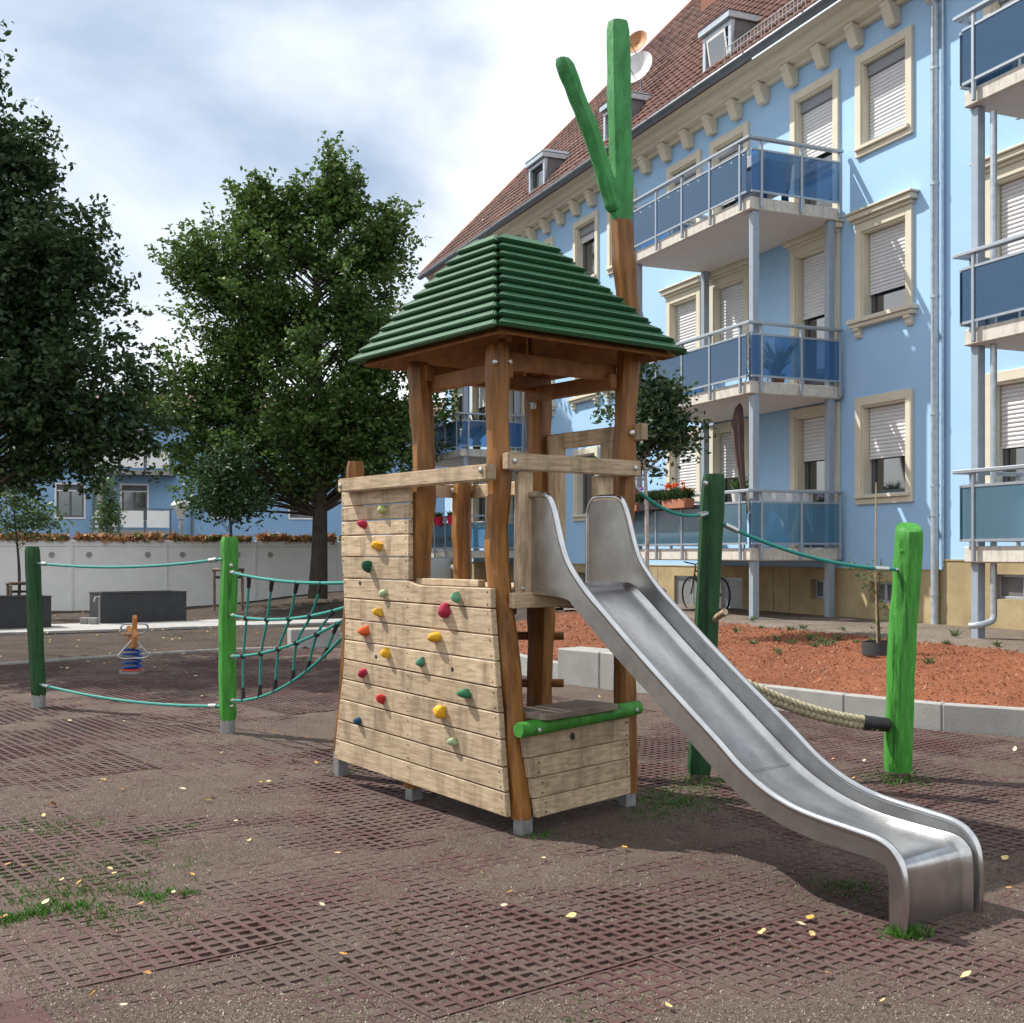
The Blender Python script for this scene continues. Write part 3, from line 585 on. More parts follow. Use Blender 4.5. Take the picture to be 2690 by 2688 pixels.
# slide
rim = [(.0, 1.405), (.0, 1.80), (-.008, 1.88), (-.04, 1.93), (-.09, 1.948), (-.24, 1.946), (-.305, 1.925), (-.348, 1.86), (-.385, 1.755), (-.425, 1.645), (-.475, 1.55), (-.55, 1.465), (-.65, 1.375), (-.80, 1.262), (-1.0, 1.112), (-1.2, .968), (-1.4, .828), (-1.6, .69), (-1.75, .58), (-1.9, .497), (-2.05, .445), (-2.2, .418), (-2.4, .397), (-2.52, .382), (-2.59, .352), (-2.635, .29), (-2.652, .20), (-2.65, .10), (-2.64, -.04)]
bed_ = [(-.0, 1.402), (-.30, 1.402), (-.40, 1.392), (-.50, 1.33), (-.70, 1.18), (-.9, 1.03), (-1.2, .815), (-1.45, .635), (-1.6, .53), (-1.75, .445), (-1.9, .385), (-2.05, .345), (-2.2, .322), (-2.4, .308), (-2.53, .300), (-2.575, .28), (-2.595, .24), (-2.60, .10), (-2.60, -.04)]
low = [(-.0, 1.37), (-.42, 1.35), (-.535, 1.285), (-.81, 1.08), (-1.19, .82), (-1.45, .63), (-1.6, .525), (-1.75, .435), (-1.9, .375), (-2.05, .335), (-2.2, .312), (-2.4, .298), (-2.52, .285), (-2.56, .25), (-2.57, .10), (-2.57, -.04)]
def smooth2(P, n=5): return [(v.x, v.y) for v in curve([(a, b, 0) for a, b in P], n)]
R_ = smooth2(rim, 4); Bd = smooth2(bed_, 4)
p0, p1 = .150, .690
sl = None
m_ = MB(); k = len(Bd); V = []; prof = [(p0+.004, .03), (p0+.03, .008), (p0+.06, 0), ((p0+p1)/2, -.002), (p1-.06, 0), (p1-.03, .008), (p1-.004, .03)]
for i, (q, z) in enumerate(Bd):
    a = Bd[max(0, i-1)]; b = Bd[min(k-1, i+1)]; tq, tz = b[0]-a[0], b[1]-a[1]; l = math.hypot(tq, tz) or 1; nq, nz = tz/l, -tq/l
    if nz < 0 and q > -.1: nq, nz = 0, 1
    for (p, h) in prof: V.append((p, q+nq*h, z+nz*h))
n = len(prof); F = [[i*n+j, i*n+j+1, (i+1)*n+j+1, (i+1)*n+j] for i in range(k-1) for j in range(n-1)]
sl = MB().add(V, F).build('slide', 'steel', T, smooth=True, auto=1.2); sl['label'] = 'brushed stainless steel slide with high rounded side cheeks'
for sgn, p in ((0, p0), (1, p1)):                                           # side cheeks: thin plates between rim and lower edge
    Lw = smooth2(low, 6); o_ = R_+Lw[::-1]; th = .006; q_ = p-(th if sgn == 0 else 0)
    me = bmesh.new(); vs = [me.verts.new((q_, a, b)) for a, b in o_]; f = me.faces.new(vs); r = bmesh.ops.triangulate(me, faces=[f], ngon_method='EAR_CLIP')
    ex = bmesh.ops.extrude_face_region(me, geom=list(me.faces)); bmesh.ops.translate(me, vec=(th, 0, 0), verts=[v for v in ex['geom'] if isinstance(v, bmesh.types.BMVert)])
    bmesh.ops.recalc_face_normals(me, faces=me.faces); dm = bpy.data.meshes.new('slide_cheek'); me.to_mesh(dm); me.free(); dm.materials.append(M['steel']); link(bpy.data.objects.new('slide_cheek', dm), sl)
    off = -.012 if sgn == 0 else .012
    MB().tube([(p+off, a, b) for a, b in R_], .019, 10).build('slide_rim', 'steel_rim', sl, smooth=True)
MB().box(p0, p1, -.03, .06, 1.396, 1.404).build('slide_threshold', 'steel_rim', sl)
MB().box(p0+.006, p1-.006, -1.625, -1.621, .522, .524).build('weld_seam', 'steel_rim', sl)
# ------------------------------------------------------------------ green posts, ropes, net
def gpost(base, top, r, m, label, foot, seed, mid=(0, 0), cut=0):
    root = empty('green_post', (base[0], base[1], 0), 0, label, 'post', 'green painted playground posts')
    dx, dy, h = top[0]-base[0], top[1]-base[1], top[2]; mx_, my = dx*.45+mid[0], dy*.45+mid[1]
    post([(0, 0, foot), (mx_*.5, my*.5, h*.28), (mx_, my, h*.55), (dx*.8, dy*.8, h*.8), (dx, dy, h)], r, m, root, 'log', 10, .014, seed, cut=cut)
    if foot > .05:
        MB().tube([(0, 0, -.08), (0, 0, foot+.02)], r*.84, 14).build('post_foot', 'galvanised', root, smooth=True)
    else: MB().tube([(0, 0, -.08), (0, 0, foot+.02)], r*.9, 14).build('post_foot', 'soil', root, smooth=True)
    return root
G1 = gpost((-4.95, 12.34), (-4.97-.05, 12.34, 1.68), .082, 'dark_green', 'dark green round post, far left, in front of the planter box', .12, 21, (-.01, 0))
G2 = gpost((-2.54, 10.55), (-2.525, 10.55, 1.755), .080, 'bright_green', 'bright green round post holding the left end of the rope net', .115, 22, (-.012, 0))
G3 = gpost((1.335, 8.41), (1.44, 8.41, 2.17), .088, 'dark_green', 'tall dark green round post behind the metal slide', .018, 23, (.01, 0))
G4 = gpost((2.775, 8.49), (2.86, 8.49, 1.80), .099, 'bright_green', 'thick bright green round post right of the slide', .018, 24, (-.005, 0), .42)
o = MB().tube([(.02, .05, 1.08), (.13, -.19, 1.20)], .024, 10).build('peg', 'plank_z', G3, smooth=True); o.location = (.02, 0, 0)
for g_, p, nrm in ((G4, (-.0, -.098, 1.62), (-.2, -1, 0)), (G3, (-.02, -.085, 1.87), (-.4, -1, 0)), (G3, (.03, -.083, 2.1), (-.1, -1, 0)), (G2, (.045, -.072, 1.50), (.5, -1, 0)), (G2, (.05, -.07, .25), (.5, -1, 0))):
    MB().disc(p, nrm, .018, 10, .012).build('bolt', 'bright_green' if g_ is G4 else 'bolt', g_, smooth=True)
def rope(name, a, b, s, label, r=.013, m='rope_teal', pts=None):
    P = pts or sag(a, b, s, 18); root = empty(name, P[0], 0, label, 'rope', 'green ropes strung between the posts'); o0 = Vector(P[0]); Q = [Vector(p)-o0 for p in P]
    MB().tube(Q, r, 8).build('rope_strand', m, root, smooth=True)
    for e, f_ in ((0, 1), (-1, -2)):
        d = (Q[f_]-Q[e]).normalized()
        MB().tube([Q[e]+d*.05, Q[e]+d*.15], r*1.6, 10).build('ferrule', 'bolt', root, smooth=True)
        MB().tube([Q[e]+d*(-.02), Q[e]+d*.06], r*.9, 8).build('eye_bolt', 'bolt', root, smooth=True)
    return root
rope('rope', (-4.93, 12.28, 1.505), (-2.60, 10.52, 1.555), .055, 'upper taut green rope between the two posts at the left')
rope('rope', (-4.90, 12.27, .245), (-2.60, 10.52, .245), .06, 'lower slack green rope near the ground between the two left posts', .014)
rope('rope', tw(1.05, .02, 2.08), (1.40, 8.36, 1.895), .10, 'short green rope from the tower to the tall dark green post')
rope('rope', (1.47, 8.38, 1.83), (2.745, 8.45, 1.49), .075, 'green rope from the tall dark post down to the thick bright post')
# braided rope with black sleeves
a, b = Vector((1.42, 8.44, .80)), Vector((2.71, 8.46, .375)); P = sag(a, b, .09, 60); root = empty('braided_rope', a, 0, 'thick beige braided climbing rope with black end sleeves', 'rope')
Q = [p-a for p in P]; dl = (b-a).length
for s_ in range(3):
    W = []
    for i in range(241):
        t = i/240; x = t*60; k = min(59, int(x)); p = Q[k].lerp(Q[k+1], x-k); d = (Q[k+1]-Q[k]).normalized(); u = Vector((0, 1, 0)); v = d.cross(u).normalized()
        ph = 2*math.pi*(t*11+s_/3); W.append(p+v*math.sin(ph)*.030+u*math.sin(2*ph)*.022)
    MB().tube(W[16:226], .0225, 8).build('strand', 'hemp', root, smooth=True)
for i0, i1 in ((0, 9), (51, 60)): MB().tube([Q[i0], Q[i0].lerp(Q[i1], .06), Q[i0].lerp(Q[i1], .94), Q[i1]], [.040, .052, .055, .046] if i0 == 0 else [.055, .055, .05, .03], 14).build('sleeve', 'black_plastic', root, smooth=True)
# rope net: upright at the bright post, turning level where it meets the tower
NA = [Vector((-2.50, 10.48, z)) for z in (1.44, 1.06, .69, .30)]
NB_ = [tw(.0, 1.74, 1.40), tw(.05, 1.79, 1.24), tw(.08, 1.81, 1.18), tw(.1, 1.83, 1.12)]
net = empty('rope_net', NA[0], 0, 'green rope climbing net running from the bright post to the tower', 'rope net'); n0 = NA[0]
def netp(i, t):
    p = NA[i].lerp(NB_[i], t); return p-Vector((0, 0, (.036, .07, .075, .16)[i]*4*t*(1-t)))
for i in range(4):
    MB().tube([netp(i, k/24)-n0 for k in range(25)], .0125, 8).build('net_rope', 'rope_teal', net, smooth=True)
    d = (netp(i, .05)-netp(i, 0)).normalized(); MB().tube([netp(i, 0)-n0+d*.03, netp(i, 0)-n0+d*.11], .02, 8).build('ferrule', 'bolt', net, smooth=True)
NT = [[.188, .40, .61, .80], [.155, .345, .533, .70, .87], [.12, .285, .435, .58, .735, .88], [.12, .27, .40, .545, .657, .775]]
for k in range(6):
    Q = [netp(i, NT[i][k])-n0 for i in range(4) if k < len(NT[i])]
    if len(Q) < 2: continue
    C_ = curve(Q, 4); C_ = [c+Vector((0, .02*math.sin(3.1*i/len(C_)), 0)) for i, c in enumerate(C_)]
    MB().tube(C_, .0105, 6).build('cross_rope', 'rope_teal', net, smooth=True)
    for e, f_ in ((0, 2), (-1, -3)): MB().tube([C_[e], C_[e].lerp(C_[f_], .55)], [.021, .015], 8).build('rope_clamp', 'black_plastic', net, smooth=True)
    for q in Q[1:-1]:
        o = MB(); o.lathe([(0, -.024), (.022, -.016), (.027, 0), (.022, .016), (0, .024)], (0, 0, 0), 8); o = o.build('knot', 'black_plastic', net, smooth=True); o.location = q
# ------------------------------------------------------------------ apartment building (local axes: x = s along the facade towards the viewer, y = t into the house)
BR = math.atan2(-BD[1], -BD[0])
B = empty('apartment_building', (BC[0], BC[1], 0), BR, 'long light blue apartment house with cream window surrounds and red tiled roof', 'building')
WT = 1.91; SL, SR = -20.3, 10.0
floors = {2: (8.44, 9.83, 7.52), 1: (5.56, 7.0, 4.47), 0: (2.60, 4.08, 1.70)}          # window sill, head, balcony level
wins = []        # (s centre, floor, door?, shutter drop fraction, style)
for s, d, sh in ((1.02, 0, (.58, .72, .90)), (-.79, 1, (.32, .44, .42)), (-3.5, 0, (.62, 1, .80)), (-5.22, 0, (.97, 1, .5)), (-8.0, 0, (0, 0, 0)), (-9.87, 0, (.0, .0, .12)), (-12.46, 0, (.2, .5, 0)),
                 (-14.42, 1, (.2, .2, .2)), (-17.1, 0, (.3, .6, .5)), (-18.9, 0, (.2, .2, .4)), (3.88, 0, (.62, 1, .5)), (7.9, 1, (.4, .4, .4)), (6.2, 0, (.8, .8, .8))):
    for fl in (0, 1, 2): wins.append((s, fl, d, sh[fl]))
base = [(-.64, .5, .81, 1.15), (.96, .56, .80, 1.14), (3.85, .97, .95, 1.31), (-9.9, .8, .8, 1.14), (-12.4, .8, .8, 1.14)]
holes = [(s-.535, s+.535, (floors[f_][2]+.02 if d else floors[f_][0]), floors[f_][1]) for s, f_, d, sh in wins]
bh = [(s-wd/2, s+wd/2, a, b) for s, wd, a, b in base]+[(-5.6, -3.02, .30, 1.14)]
def wallgrid(name, x0, x1, z0, z1, t, holes, depth, m, parent):
    xs = sorted({x0, x1, *[h[0] for h in holes], *[h[1] for h in holes]}); zs = sorted({z0, z1, *[h[2] for h in holes], *[h[3] for h in holes]})
    mb = MB()
    for i in range(len(xs)-1):
        for j in range(len(zs)-1):
            cx_, cz = (xs[i]+xs[i+1])/2, (zs[j]+zs[j+1])/2
            if any(h[0] < cx_ < h[1] and h[2] < cz < h[3] for h in holes): continue
            mb.add([(xs[i], t, zs[j]), (xs[i+1], t, zs[j]), (xs[i+1], t, zs[j+1]), (xs[i], t, zs[j+1])], [(0, 1, 2, 3)])
    for a, b, c, d in holes:
        mb.add([(a, t, c), (b, t, c), (b, t, d), (a, t, d), (a, t+depth, c), (b, t+depth, c), (b, t+depth, d), (a, t+depth, d)], [(0, 1, 5, 4), (1, 2, 6, 5), (2, 3, 7, 6), (3, 0, 4, 7)])
    me = bpy.data.meshes.new(name); bm = bmesh.new()
    for v in mb.V: bm.verts.new(v)
    bm.verts.ensure_lookup_table()
    for f in mb.F: bm.faces.new([bm.verts[i] for i in f])
    bmesh.ops.remove_doubles(bm, verts=bm.verts, dist=1e-4); bm.to_mesh(me); bm.free(); me.materials.append(M[m]); return link(bpy.data.objects.new(name, me), parent)
wallgrid('wall', SL, SR, 1.34, 10.72, WT, holes, .30, 'wall_blue', B)
MB().add([(SL, WT, 1.34), (SL, WT+13, 1.34), (SL, WT+13, 10.72), (SL, WT, 10.72)], [(0, 3, 2, 1)]).build('wall', 'wall_blue', B)
MB().add([(SL, WT+.32, .2), (SR, WT+.32, .2), (SR, WT+.32, 10.7), (SL, WT+.32, 10.7)], [(0, 1, 2, 3)]).build('room_darkness_sheet', 'black_plastic', B)  # black sheet added for the darkness of the unlit rooms behind the windows
wallgrid('plinth', SL, 2.38, .1, 1.345, WT-.03, [h for h in bh if h[1] < 2.3], .25, 'plinth', B)
wallgrid('plinth', 2.38, SR, .1, 1.50, WT-.035, [h for h in bh if h[0] > 2.3], .25, 'plinth', B)
MB().box(SL, 2.38, WT-.045, WT+.0, 1.345, 1.365).build('plinth_edge', 'plinth', B); MB().box(2.38, SR, WT-.05, WT, 1.50, 1.52).build('plinth_edge', 'plinth', B)
def shutter_mesh(wd, h):
    n = max(2, int(h/.062)); mb = MB()
    for i in range(n):
        z = -i*h/n; hh = h/n; P = [(-wd/2, 0, z), (-wd/2, -.016, z-hh*.12), (-wd/2, -.020, z-hh*.5), (-wd/2, -.016, z-hh*.88), (-wd/2, 0, z-hh)]
        Q = [(wd/2, y, zz) for _, y, zz in P]; mb.add(P+Q, [(k, k+5, k+6, k+1) for k in range(4)])
    return mb
def window(s, fl, door, sh):
    z0, z1, zd = floors[fl]; z0 = zd+.02 if door else z0; x0, x1 = s-.535, s+.535; tr = .15
    wv = MB()                                                            # cream surround: four mitred bars with an inner step
    f0, f1 = WT-.055, WT+.0
    zb = zd-.02 if door else z0-.17
    for a, b in (((x0-tr, x0-.0), (zb, z1+tr)), ((x1, x1+tr), (zb, z1+tr))): wv.box(a[0], a[1], f0, f1+.002, b[0], b[1])
    wv.box(x0, x1, f0+.001, f1+.002, z1, z1+tr-.001)
    wv.box(x0, x0+.03, f0+.03, WT+.16, z0, z1-.032); wv.box(x1-.03, x1, f0+.03, WT+.16, z0, z1-.032); wv.box(x0, x1, f0+.03, WT+.16, z1-.03, z1)
    W = wv.build('window' if not door else 'balcony_door', 'cream', B, bevel=.006)
    if not door:
        sm = MB()
        if fl == 1:
            sm.box(x0-tr-.10, x1+tr+.10, WT-.16, WT+.1, z0-.09, z0-.02); sm.box(x0-tr-.07, x1+tr+.07, WT-.12, WT+.1, z0-.16, z0-.092)
            for c in (x0-tr+.07, x1+tr-.07): sm.prism([(WT, z0-.16), (WT-.11, z0-.16), (WT-.11, z0-.21), (WT-.07, z0-.23), (WT-.07, z0-.29), (WT-.04, z0-.33), (WT, z0-.33)], 'x', c-.07, c+.07)
        else:
            sm.box(x0-tr+.03, x1+tr-.05, WT-.10, WT+.12, z0-.07, z0-.01); sm.box(x0-.01, x1+.01, f0+.004, WT+.1, z0-.17, z0-.072)
        sm.build('sill', 'cream', W, bevel=.006)
    if fl == 1:
        hm_ = MB(); hm_.box(x0-tr-.02, x1+tr+.02, WT-.09, WT+.0, z1+tr+.002, z1+tr+.06); hm_.box(x0-tr-.09, x1+tr+.09, WT-.15, WT, z1+tr+.062, z1+tr+.15); hm_.box(x0-tr-.13, x1+tr+.13, WT-.19, WT, z1+tr+.152, z1+tr+.19)
        hm_.build('hood', 'cream', W, bevel=.01)
    fm = MB(); a, b, c, d = x0+.032, x1-.032, z0+.0, z1-.03; ty0, ty1 = WT+.165, WT+.22; fw = .065
    fm.box(a, a+fw, ty0, ty1, c, d); fm.box(b-fw, b, ty0, ty1, c, d); fm.box(a+fw, b-fw, ty0, ty1, c, c+fw); fm.box(a+fw, b-fw, ty0, ty1, d-fw, d)
    if door: fm.box(a+fw, b-fw, ty0+.003, ty1, c+fw, c+.35)
    fm.build('frame', 'frame_grey', W, bevel=.004)
    MB().box(a+fw, b-fw, ty0+.03, ty0+.038, c+fw, d-fw).build('pane', 'window_pane', W)
    if fl == 2: MB().box(x0+.033, x1-.033, WT+.06, WT+.165, z1-.23, z1-.032).build('shutter_box', 'shutter_box', W)
    top = z1-.232 if fl == 2 else z1-.035
    if sh > .04:
        h = (top-z0-.02)*sh; o = shutter_mesh(x1-x0-.10, h).build('shutter', 'shutter', W, smooth=True, auto=1.3); o.location = (s, WT+.12, top)
        MB().box(x0+.05, x1-.05, WT+.095, WT+.125, top-h-.03, top-h).build('shutter_bar', 'shutter', W)
    return W
for wv_ in wins: window(*wv_)
for s, wd, a, b in base:                                                     # basement windows with mesh
    W = MB(); x0, x1 = s-wd/2, s+wd/2; t0 = WT+.08
    W.box(x0, x0+.04, t0, t0+.05, a, b); W.box(x1-.04, x1, t0, t0+.05, a, b); W.box(x0+.04, x1-.04, t0, t0+.05, a, a+.04); W.box(x0+.04, x1-.04, t0, t0+.05, b-.04, b); W.box(s-.03, s+.03, t0-.003, t0+.05, a+.04, b-.04)
    W = W.build('basement_window', 'alu', B, bevel=.003); MB().box(x0+.04, x1-.04, t0+.03, t0+.036, a+.04, b-.04).build('mesh_panel', 'lead', W)
D_ = MB()
for k in range(4):
    a = -5.6+k*.645; D_.box(a+.005, a+.05, WT+.02, WT+.06, .30, 1.14); D_.box(a+.595, a+.64, WT+.02, WT+.06, .30, 1.14); D_.box(a+.05, a+.595, WT+.02, WT+.06, 1.09, 1.14)
D_ = D_.build('cellar_gate', 'alu', B, bevel=.003)
for k in range(4): MB().box(-5.6+k*.645+.05, -5.6+k*.645+.595, WT+.035, WT+.042, .30, 1.09).build('gate_panel', 'galvanised', D_)
for s in (-6.4, -7.6, -8.9, -6.0): pass
jm = MB()
for s in (-7.0, -6.3, -2.0, -1.5, -8.6, -9.3): jm.box(s-.005, s+.005, WT-.034, WT-.02, .3, 1.34)
jm.build('plinth_joint', 'soil', B)
# cornice, brackets, gutter
MB().prism([(WT+.01, 10.40), (WT-.10, 10.40), (WT-.12, 10.47), (WT-.28, 10.49), (WT-.30, 10.55), (WT-.42, 10.57), (WT-.46, 10.68), (WT-.55, 10.74), (WT+.01, 10.76)], 'x', SL-.35, SR).build('cornice', 'cream', B)
br0 = None
for k in range(-23, 10):
    s = .51-.10+.893*k
    if s < SL: continue
    if br0 is None: br0 = o = MB().prism([(WT, 10.41), (WT-.27, 10.485), (WT-.27, 10.42), (WT-.23, 10.39), (WT-.23, 10.35), (WT-.13, 10.12), (WT, 10.12)], 'x', -.11, .11).build('bracket', 'cream', B, bevel=.008)
    else: o = copy(br0, B)
    o.location = (s, 0, 0)
gm = MB(); n = 8; V = []
for x in (SL-.55, SR):
    for k in range(n+1): a = math.pi+math.pi*k/n; V.append((x, 1.225+.105*math.cos(a), 10.81+.105*math.sin(a)))
gm.add(V, [(k, k+1, n+2+k, n+1+k) for k in range(n)])
o = gm.build('gutter', 'zinc', B, smooth=True); o.modifiers.new('th', 'SOLIDIFY').thickness = .006
for k in range(17):
    x = SL+.6+k*1.78; V = [(x+dx, 1.225+.112*math.cos(math.pi+math.pi*j/8), 10.81+.112*math.sin(math.pi+math.pi*j/8)) for dx in (0, .05) for j in range(9)]
    MB().add(V, [(j, j+1, 10+j, 9+j) for j in range(8)]).build('gutter_strap', 'zinc', B)
MB().tube([(2.28, 1.26, 10.72), (2.28, 1.30, 10.55), (2.28, 1.60, 10.2), (2.28, 1.80, 10.0), (2.28, 1.80, 1.0), (2.28, 1.80, .5)], .062, 12).build('downpipe', 'zinc_pipe', B, smooth=True)
for z in (9.05, 7.28, 5.55, 3.75, 2.65, 2.2, .98): MB().tube([(2.28, 1.80, z-.02), (2.28, 1.80, z+.02)], .071, 12).build('pipe_clip', 'zinc_pipe', B, smooth=True)
MB().tube([(2.385, 1.86, 10.3), (2.385, 1.86, 1.4)], .020, 8).build('conduit', 'zinc_pipe', B, smooth=True)
# roof: hipped, 49 degrees; tiles as real pantile geometry
E0, Z0, PT = 1.27, 10.80, math.tan(math.radians(49)); HD = 7.4
xl = SL-.5; MB().add([(xl, E0, Z0), (SR, E0, Z0), (SR, E0+HD, Z0+HD*PT), (xl+HD, E0+HD, Z0+HD*PT)], [(0, 1, 2, 3)]).add([(xl, E0, Z0), (xl+HD, E0+HD, Z0+HD*PT), (xl, E0+2*HD, Z0)], [(0, 1, 2)]).build('roof', 'brick', B)
roof = B.children[-1]
tm = bpy.data.materials.new('roof_tile'); tm.use_nodes = True; t_ = tm.node_tree; p_ = t_.nodes['Principled BSDF']; p_.inputs['Roughness'].default_value = .8
at = t_.nodes.new('ShaderNodeNewGeometry'); rp = t_.nodes.new('ShaderNodeValToRGB'); rp.color_ramp.elements[0].color = (.085, .045, .038, 1); rp.color_ramp.elements[1].color = (.24, .125, .10, 1); rp.color_ramp.elements.new(.5).color = (.155, .075, .058, 1)
t_.links.new(at.outputs['Random Per Island'], rp.inputs[0]); oi_ = t_.nodes.new('ShaderNodeObjectInfo'); hs_ = t_.nodes.new('ShaderNodeHueSaturation'); mr_ = t_.nodes.new('ShaderNodeMapRange'); mr_.inputs[3].default_value = .75; mr_.inputs[4].default_value = 1.25
t_.links.new(oi_.outputs['Random'], mr_.inputs[0]); t_.links.new(mr_.outputs[0], hs_.inputs['Value']); t_.links.new(rp.outputs[0], hs_.inputs['Color']); t_.links.new(hs_.outputs[0], p_.inputs['Base Color']); M['roof_tile'] = tm
twd, tln = .25, .36; cs_, sn_ = math.cos(math.radians(49)), math.sin(math.radians(49))
prof = [(0, .016), (.2, .0), (.42, .0), (.58, .035), (.74, .072), (.9, .068), (1.02, .018)]
def tileverts():
    V = []
    for v, lift in ((0, .032), (.0, .0), (tln*1.12, .004)):
        for (u, h) in prof: V.append((u*twd, v, h+lift if v or lift else h-.01))
    # rows: top-front, skirt, back
    V2 = []
    for r, (v, lift) in enumerate(((0, .045), (0, .005), (tln*1.12, .004))):
        for (u, h) in prof: V2.append((u*twd, v*cs_-(h+lift)*sn_, v*sn_+(h+lift)*cs_))
    return np.array(V2)
TV = tileverts(); npf = len(prof)
TF = [(j, j+1, 2*npf+j+1, 2*npf+j) for j in range(npf-1)]+[(npf+j, npf+j+1, j+1, j) for j in range(npf-1)]
dorm = [-3.54, -7.9, -12.27]
cand = []
nrow = int(HD/cs_/tln)
for r in range(nrow):
    tt = r*tln*cs_; zz = r*tln*sn_
    for c in range(int((SR-xl)/twd)):
        s = xl+c*twd
        if s < xl+tt-.05: continue
        if s > 4 and r > 2: continue
        if any(abs(s+.1-d) < .55 and .25 < tt < .9 for d in dorm): continue
        p = bw(s, E0+tt, Z0+zz); u = .5+3100*p.x/p.y/2690; v = (1456-3100*(p.z-1.6)/p.y)/2688
        cand.append((0 if (0 < u < 1.0 and 0 < v < 1) else 1, p.y, s, tt, zz))
vis = sorted([c for c in cand if c[0] == 0], key=lambda c: c[1]); ind = set((c[2], c[3]) for c in vis[:296])
tp = None
for _, _, s, tt, zz in vis[:296]:
    if tp is None: tp = o = rawmesh('roof_tile', TV, TF, 'roof_tile', roof)
    else: o = copy(tp, roof)
    o.location = (s, E0+tt+random.uniform(-.004, .004), Z0+zz+.01+random.uniform(-.003, .003)); o.rotation_euler = (random.uniform(-.01, .01), 0, random.uniform(-.008, .008))
rest = [c for c in cand if (c[2], c[3]) not in ind]; nv = len(TV)
V = np.concatenate([TV+np.array([c[2], E0+c[3]+random.uniform(-.004, .004), Z0+c[4]+.01+random.uniform(-.003, .003)]) for c in rest]); F = np.concatenate([np.array(TF)+i*nv for i in range(len(rest))])
stuff(quadmesh('roof_tiles', V, F, 'roof_tile', roof))
MB().tube([(xl-.02, E0-.02, Z0+.05), (xl+HD, E0+HD, Z0+HD*PT+.06)], .09, 8).build('hip_tiles', 'brick', roof, smooth=True)
def dormer(s, open_):
    x0, x1 = s-.51, s+.51; t0 = 1.62; zb, zt_ = 11.05, 12.02
    back = lambda z: E0+(z-Z0)/PT
    D = MB(); D.box(x0, x0+.10, t0, t0+.10, zb, zt_); D.box(x1-.10, x1, t0, t0+.10, zb, zt_); D.box(x0+.10, x1-.10, t0, t0+.10, zt_-.10, zt_); D.box(x0+.1, x1-.1, t0, t0+.1, zb, zb+.08)
    D = D.build('dormer', 'zinc_pipe', B, bevel=.006)
    for x in (x0+.012, x1-.012): MB().prism([(t0+.10, back(zb+.0)*0+zb), (back(zb)+.1, zb), (back(zt_)+.15, zt_), (t0+.10, zt_)], 'x', x-.012, x+.012).build('side_cladding', 'lead', D)
    MB().box(x1-.0005, x1+.006, t0+.48, t0+.50, zb+.45, zt_-.0).build('cladding_seam', 'lead', D)
    MB().box(x0-.05, x1+.05, t0-.08, back(zt_)+.25, zt_+.002, zt_+.14).build('fascia', 'zinc_pipe', D, bevel=.008)
    V = [(x0-.07, t0-.10, zt_+.142), (x1+.07, t0-.10, zt_+.142), (x1+.07, back(zt_)+.45, zt_+.142), (x0-.07, back(zt_)+.45, zt_+.142), (s, t0+.28, zt_+.42), (s, back(zt_)+.75, zt_+.42)]
    MB().add(V, [(0, 1, 4), (1, 2, 5, 4), (2, 3, 5), (3, 0, 4, 5), (3, 2, 1, 0)]).build('dormer_roof', 'zinc', D)
    fr = MB(); a, b, c, d = x0+.12, x1-.12, zb+.10, zt_-.12
    fr.box(a, a+.05, t0+.10, t0+.14, c, d); fr.box(b-.05, b, t0+.10, t0+.14, c, d); fr.box(a+.05, b-.05, t0+.10, t0+.14, c, c+.05); fr.box(a+.05, b-.05, t0+.10, t0+.14, d-.05, d)
    fr.build('frame', 'frame_grey', D); o = MB().box(a+.05, b-.05, t0+.135, t0+.142, c+.05, d-.05).build('pane', 'window_pane', D)
    if open_:
        o = MB().box(-.33, .33, -.01, .01, 0, .70).build('sash', 'frame_white', D); o.location = (s, t0+.09, c+.05); o.rotation_euler = (.16, 0, 0)
        q = MB().box(-.28, .28, -.014, -.011, .05, .65).build('sash_pane', 'window_pane', D); q.location = o.location; q.rotation_euler = o.rotation_euler
for d, op in zip(dorm, (True, False, False)): dormer(d, op)
o = MB().box(-.3, .3, -.03, .03, 0, .8).build('skylight', 'zinc', B, bevel=.01); o.location = (-16.2, 1.95, 11.62); o.rotation_euler = (-math.radians(41), 0, 0)
MB().box(-.24, .24, -.045, -.031, .08, .72).build('pane', 'window_pane', o)
sg = MB()
for x in np.arange(-3.0, 3, .11): sg.bar((x, 1.46, 11.12), (x, 1.46, 11.36), .012, .012)
for z in (11.12, 11.24, 11.37): sg.bar((-3.05, 1.46, z), (3.0, 1.46, z), .016, .016)
for x in (-2.9, -1.6, -.3, 1.0): sg.bar((x, 1.46, 11.12), (x, 1.75, 11.40), .02, .02)
sg.build('snow_guard', 'galvanised', B)
ch = MB().box(-.35, .35, -.3, .3, -1.5, 1.0).build('chimney', 'brick', B, bevel=.01); ch.location = (-10.6, 6.2, 17.3); MB().box(-.42, .42, -.37, .37, 1.002, 1.1).build('chimney_cap', 'lead', ch)
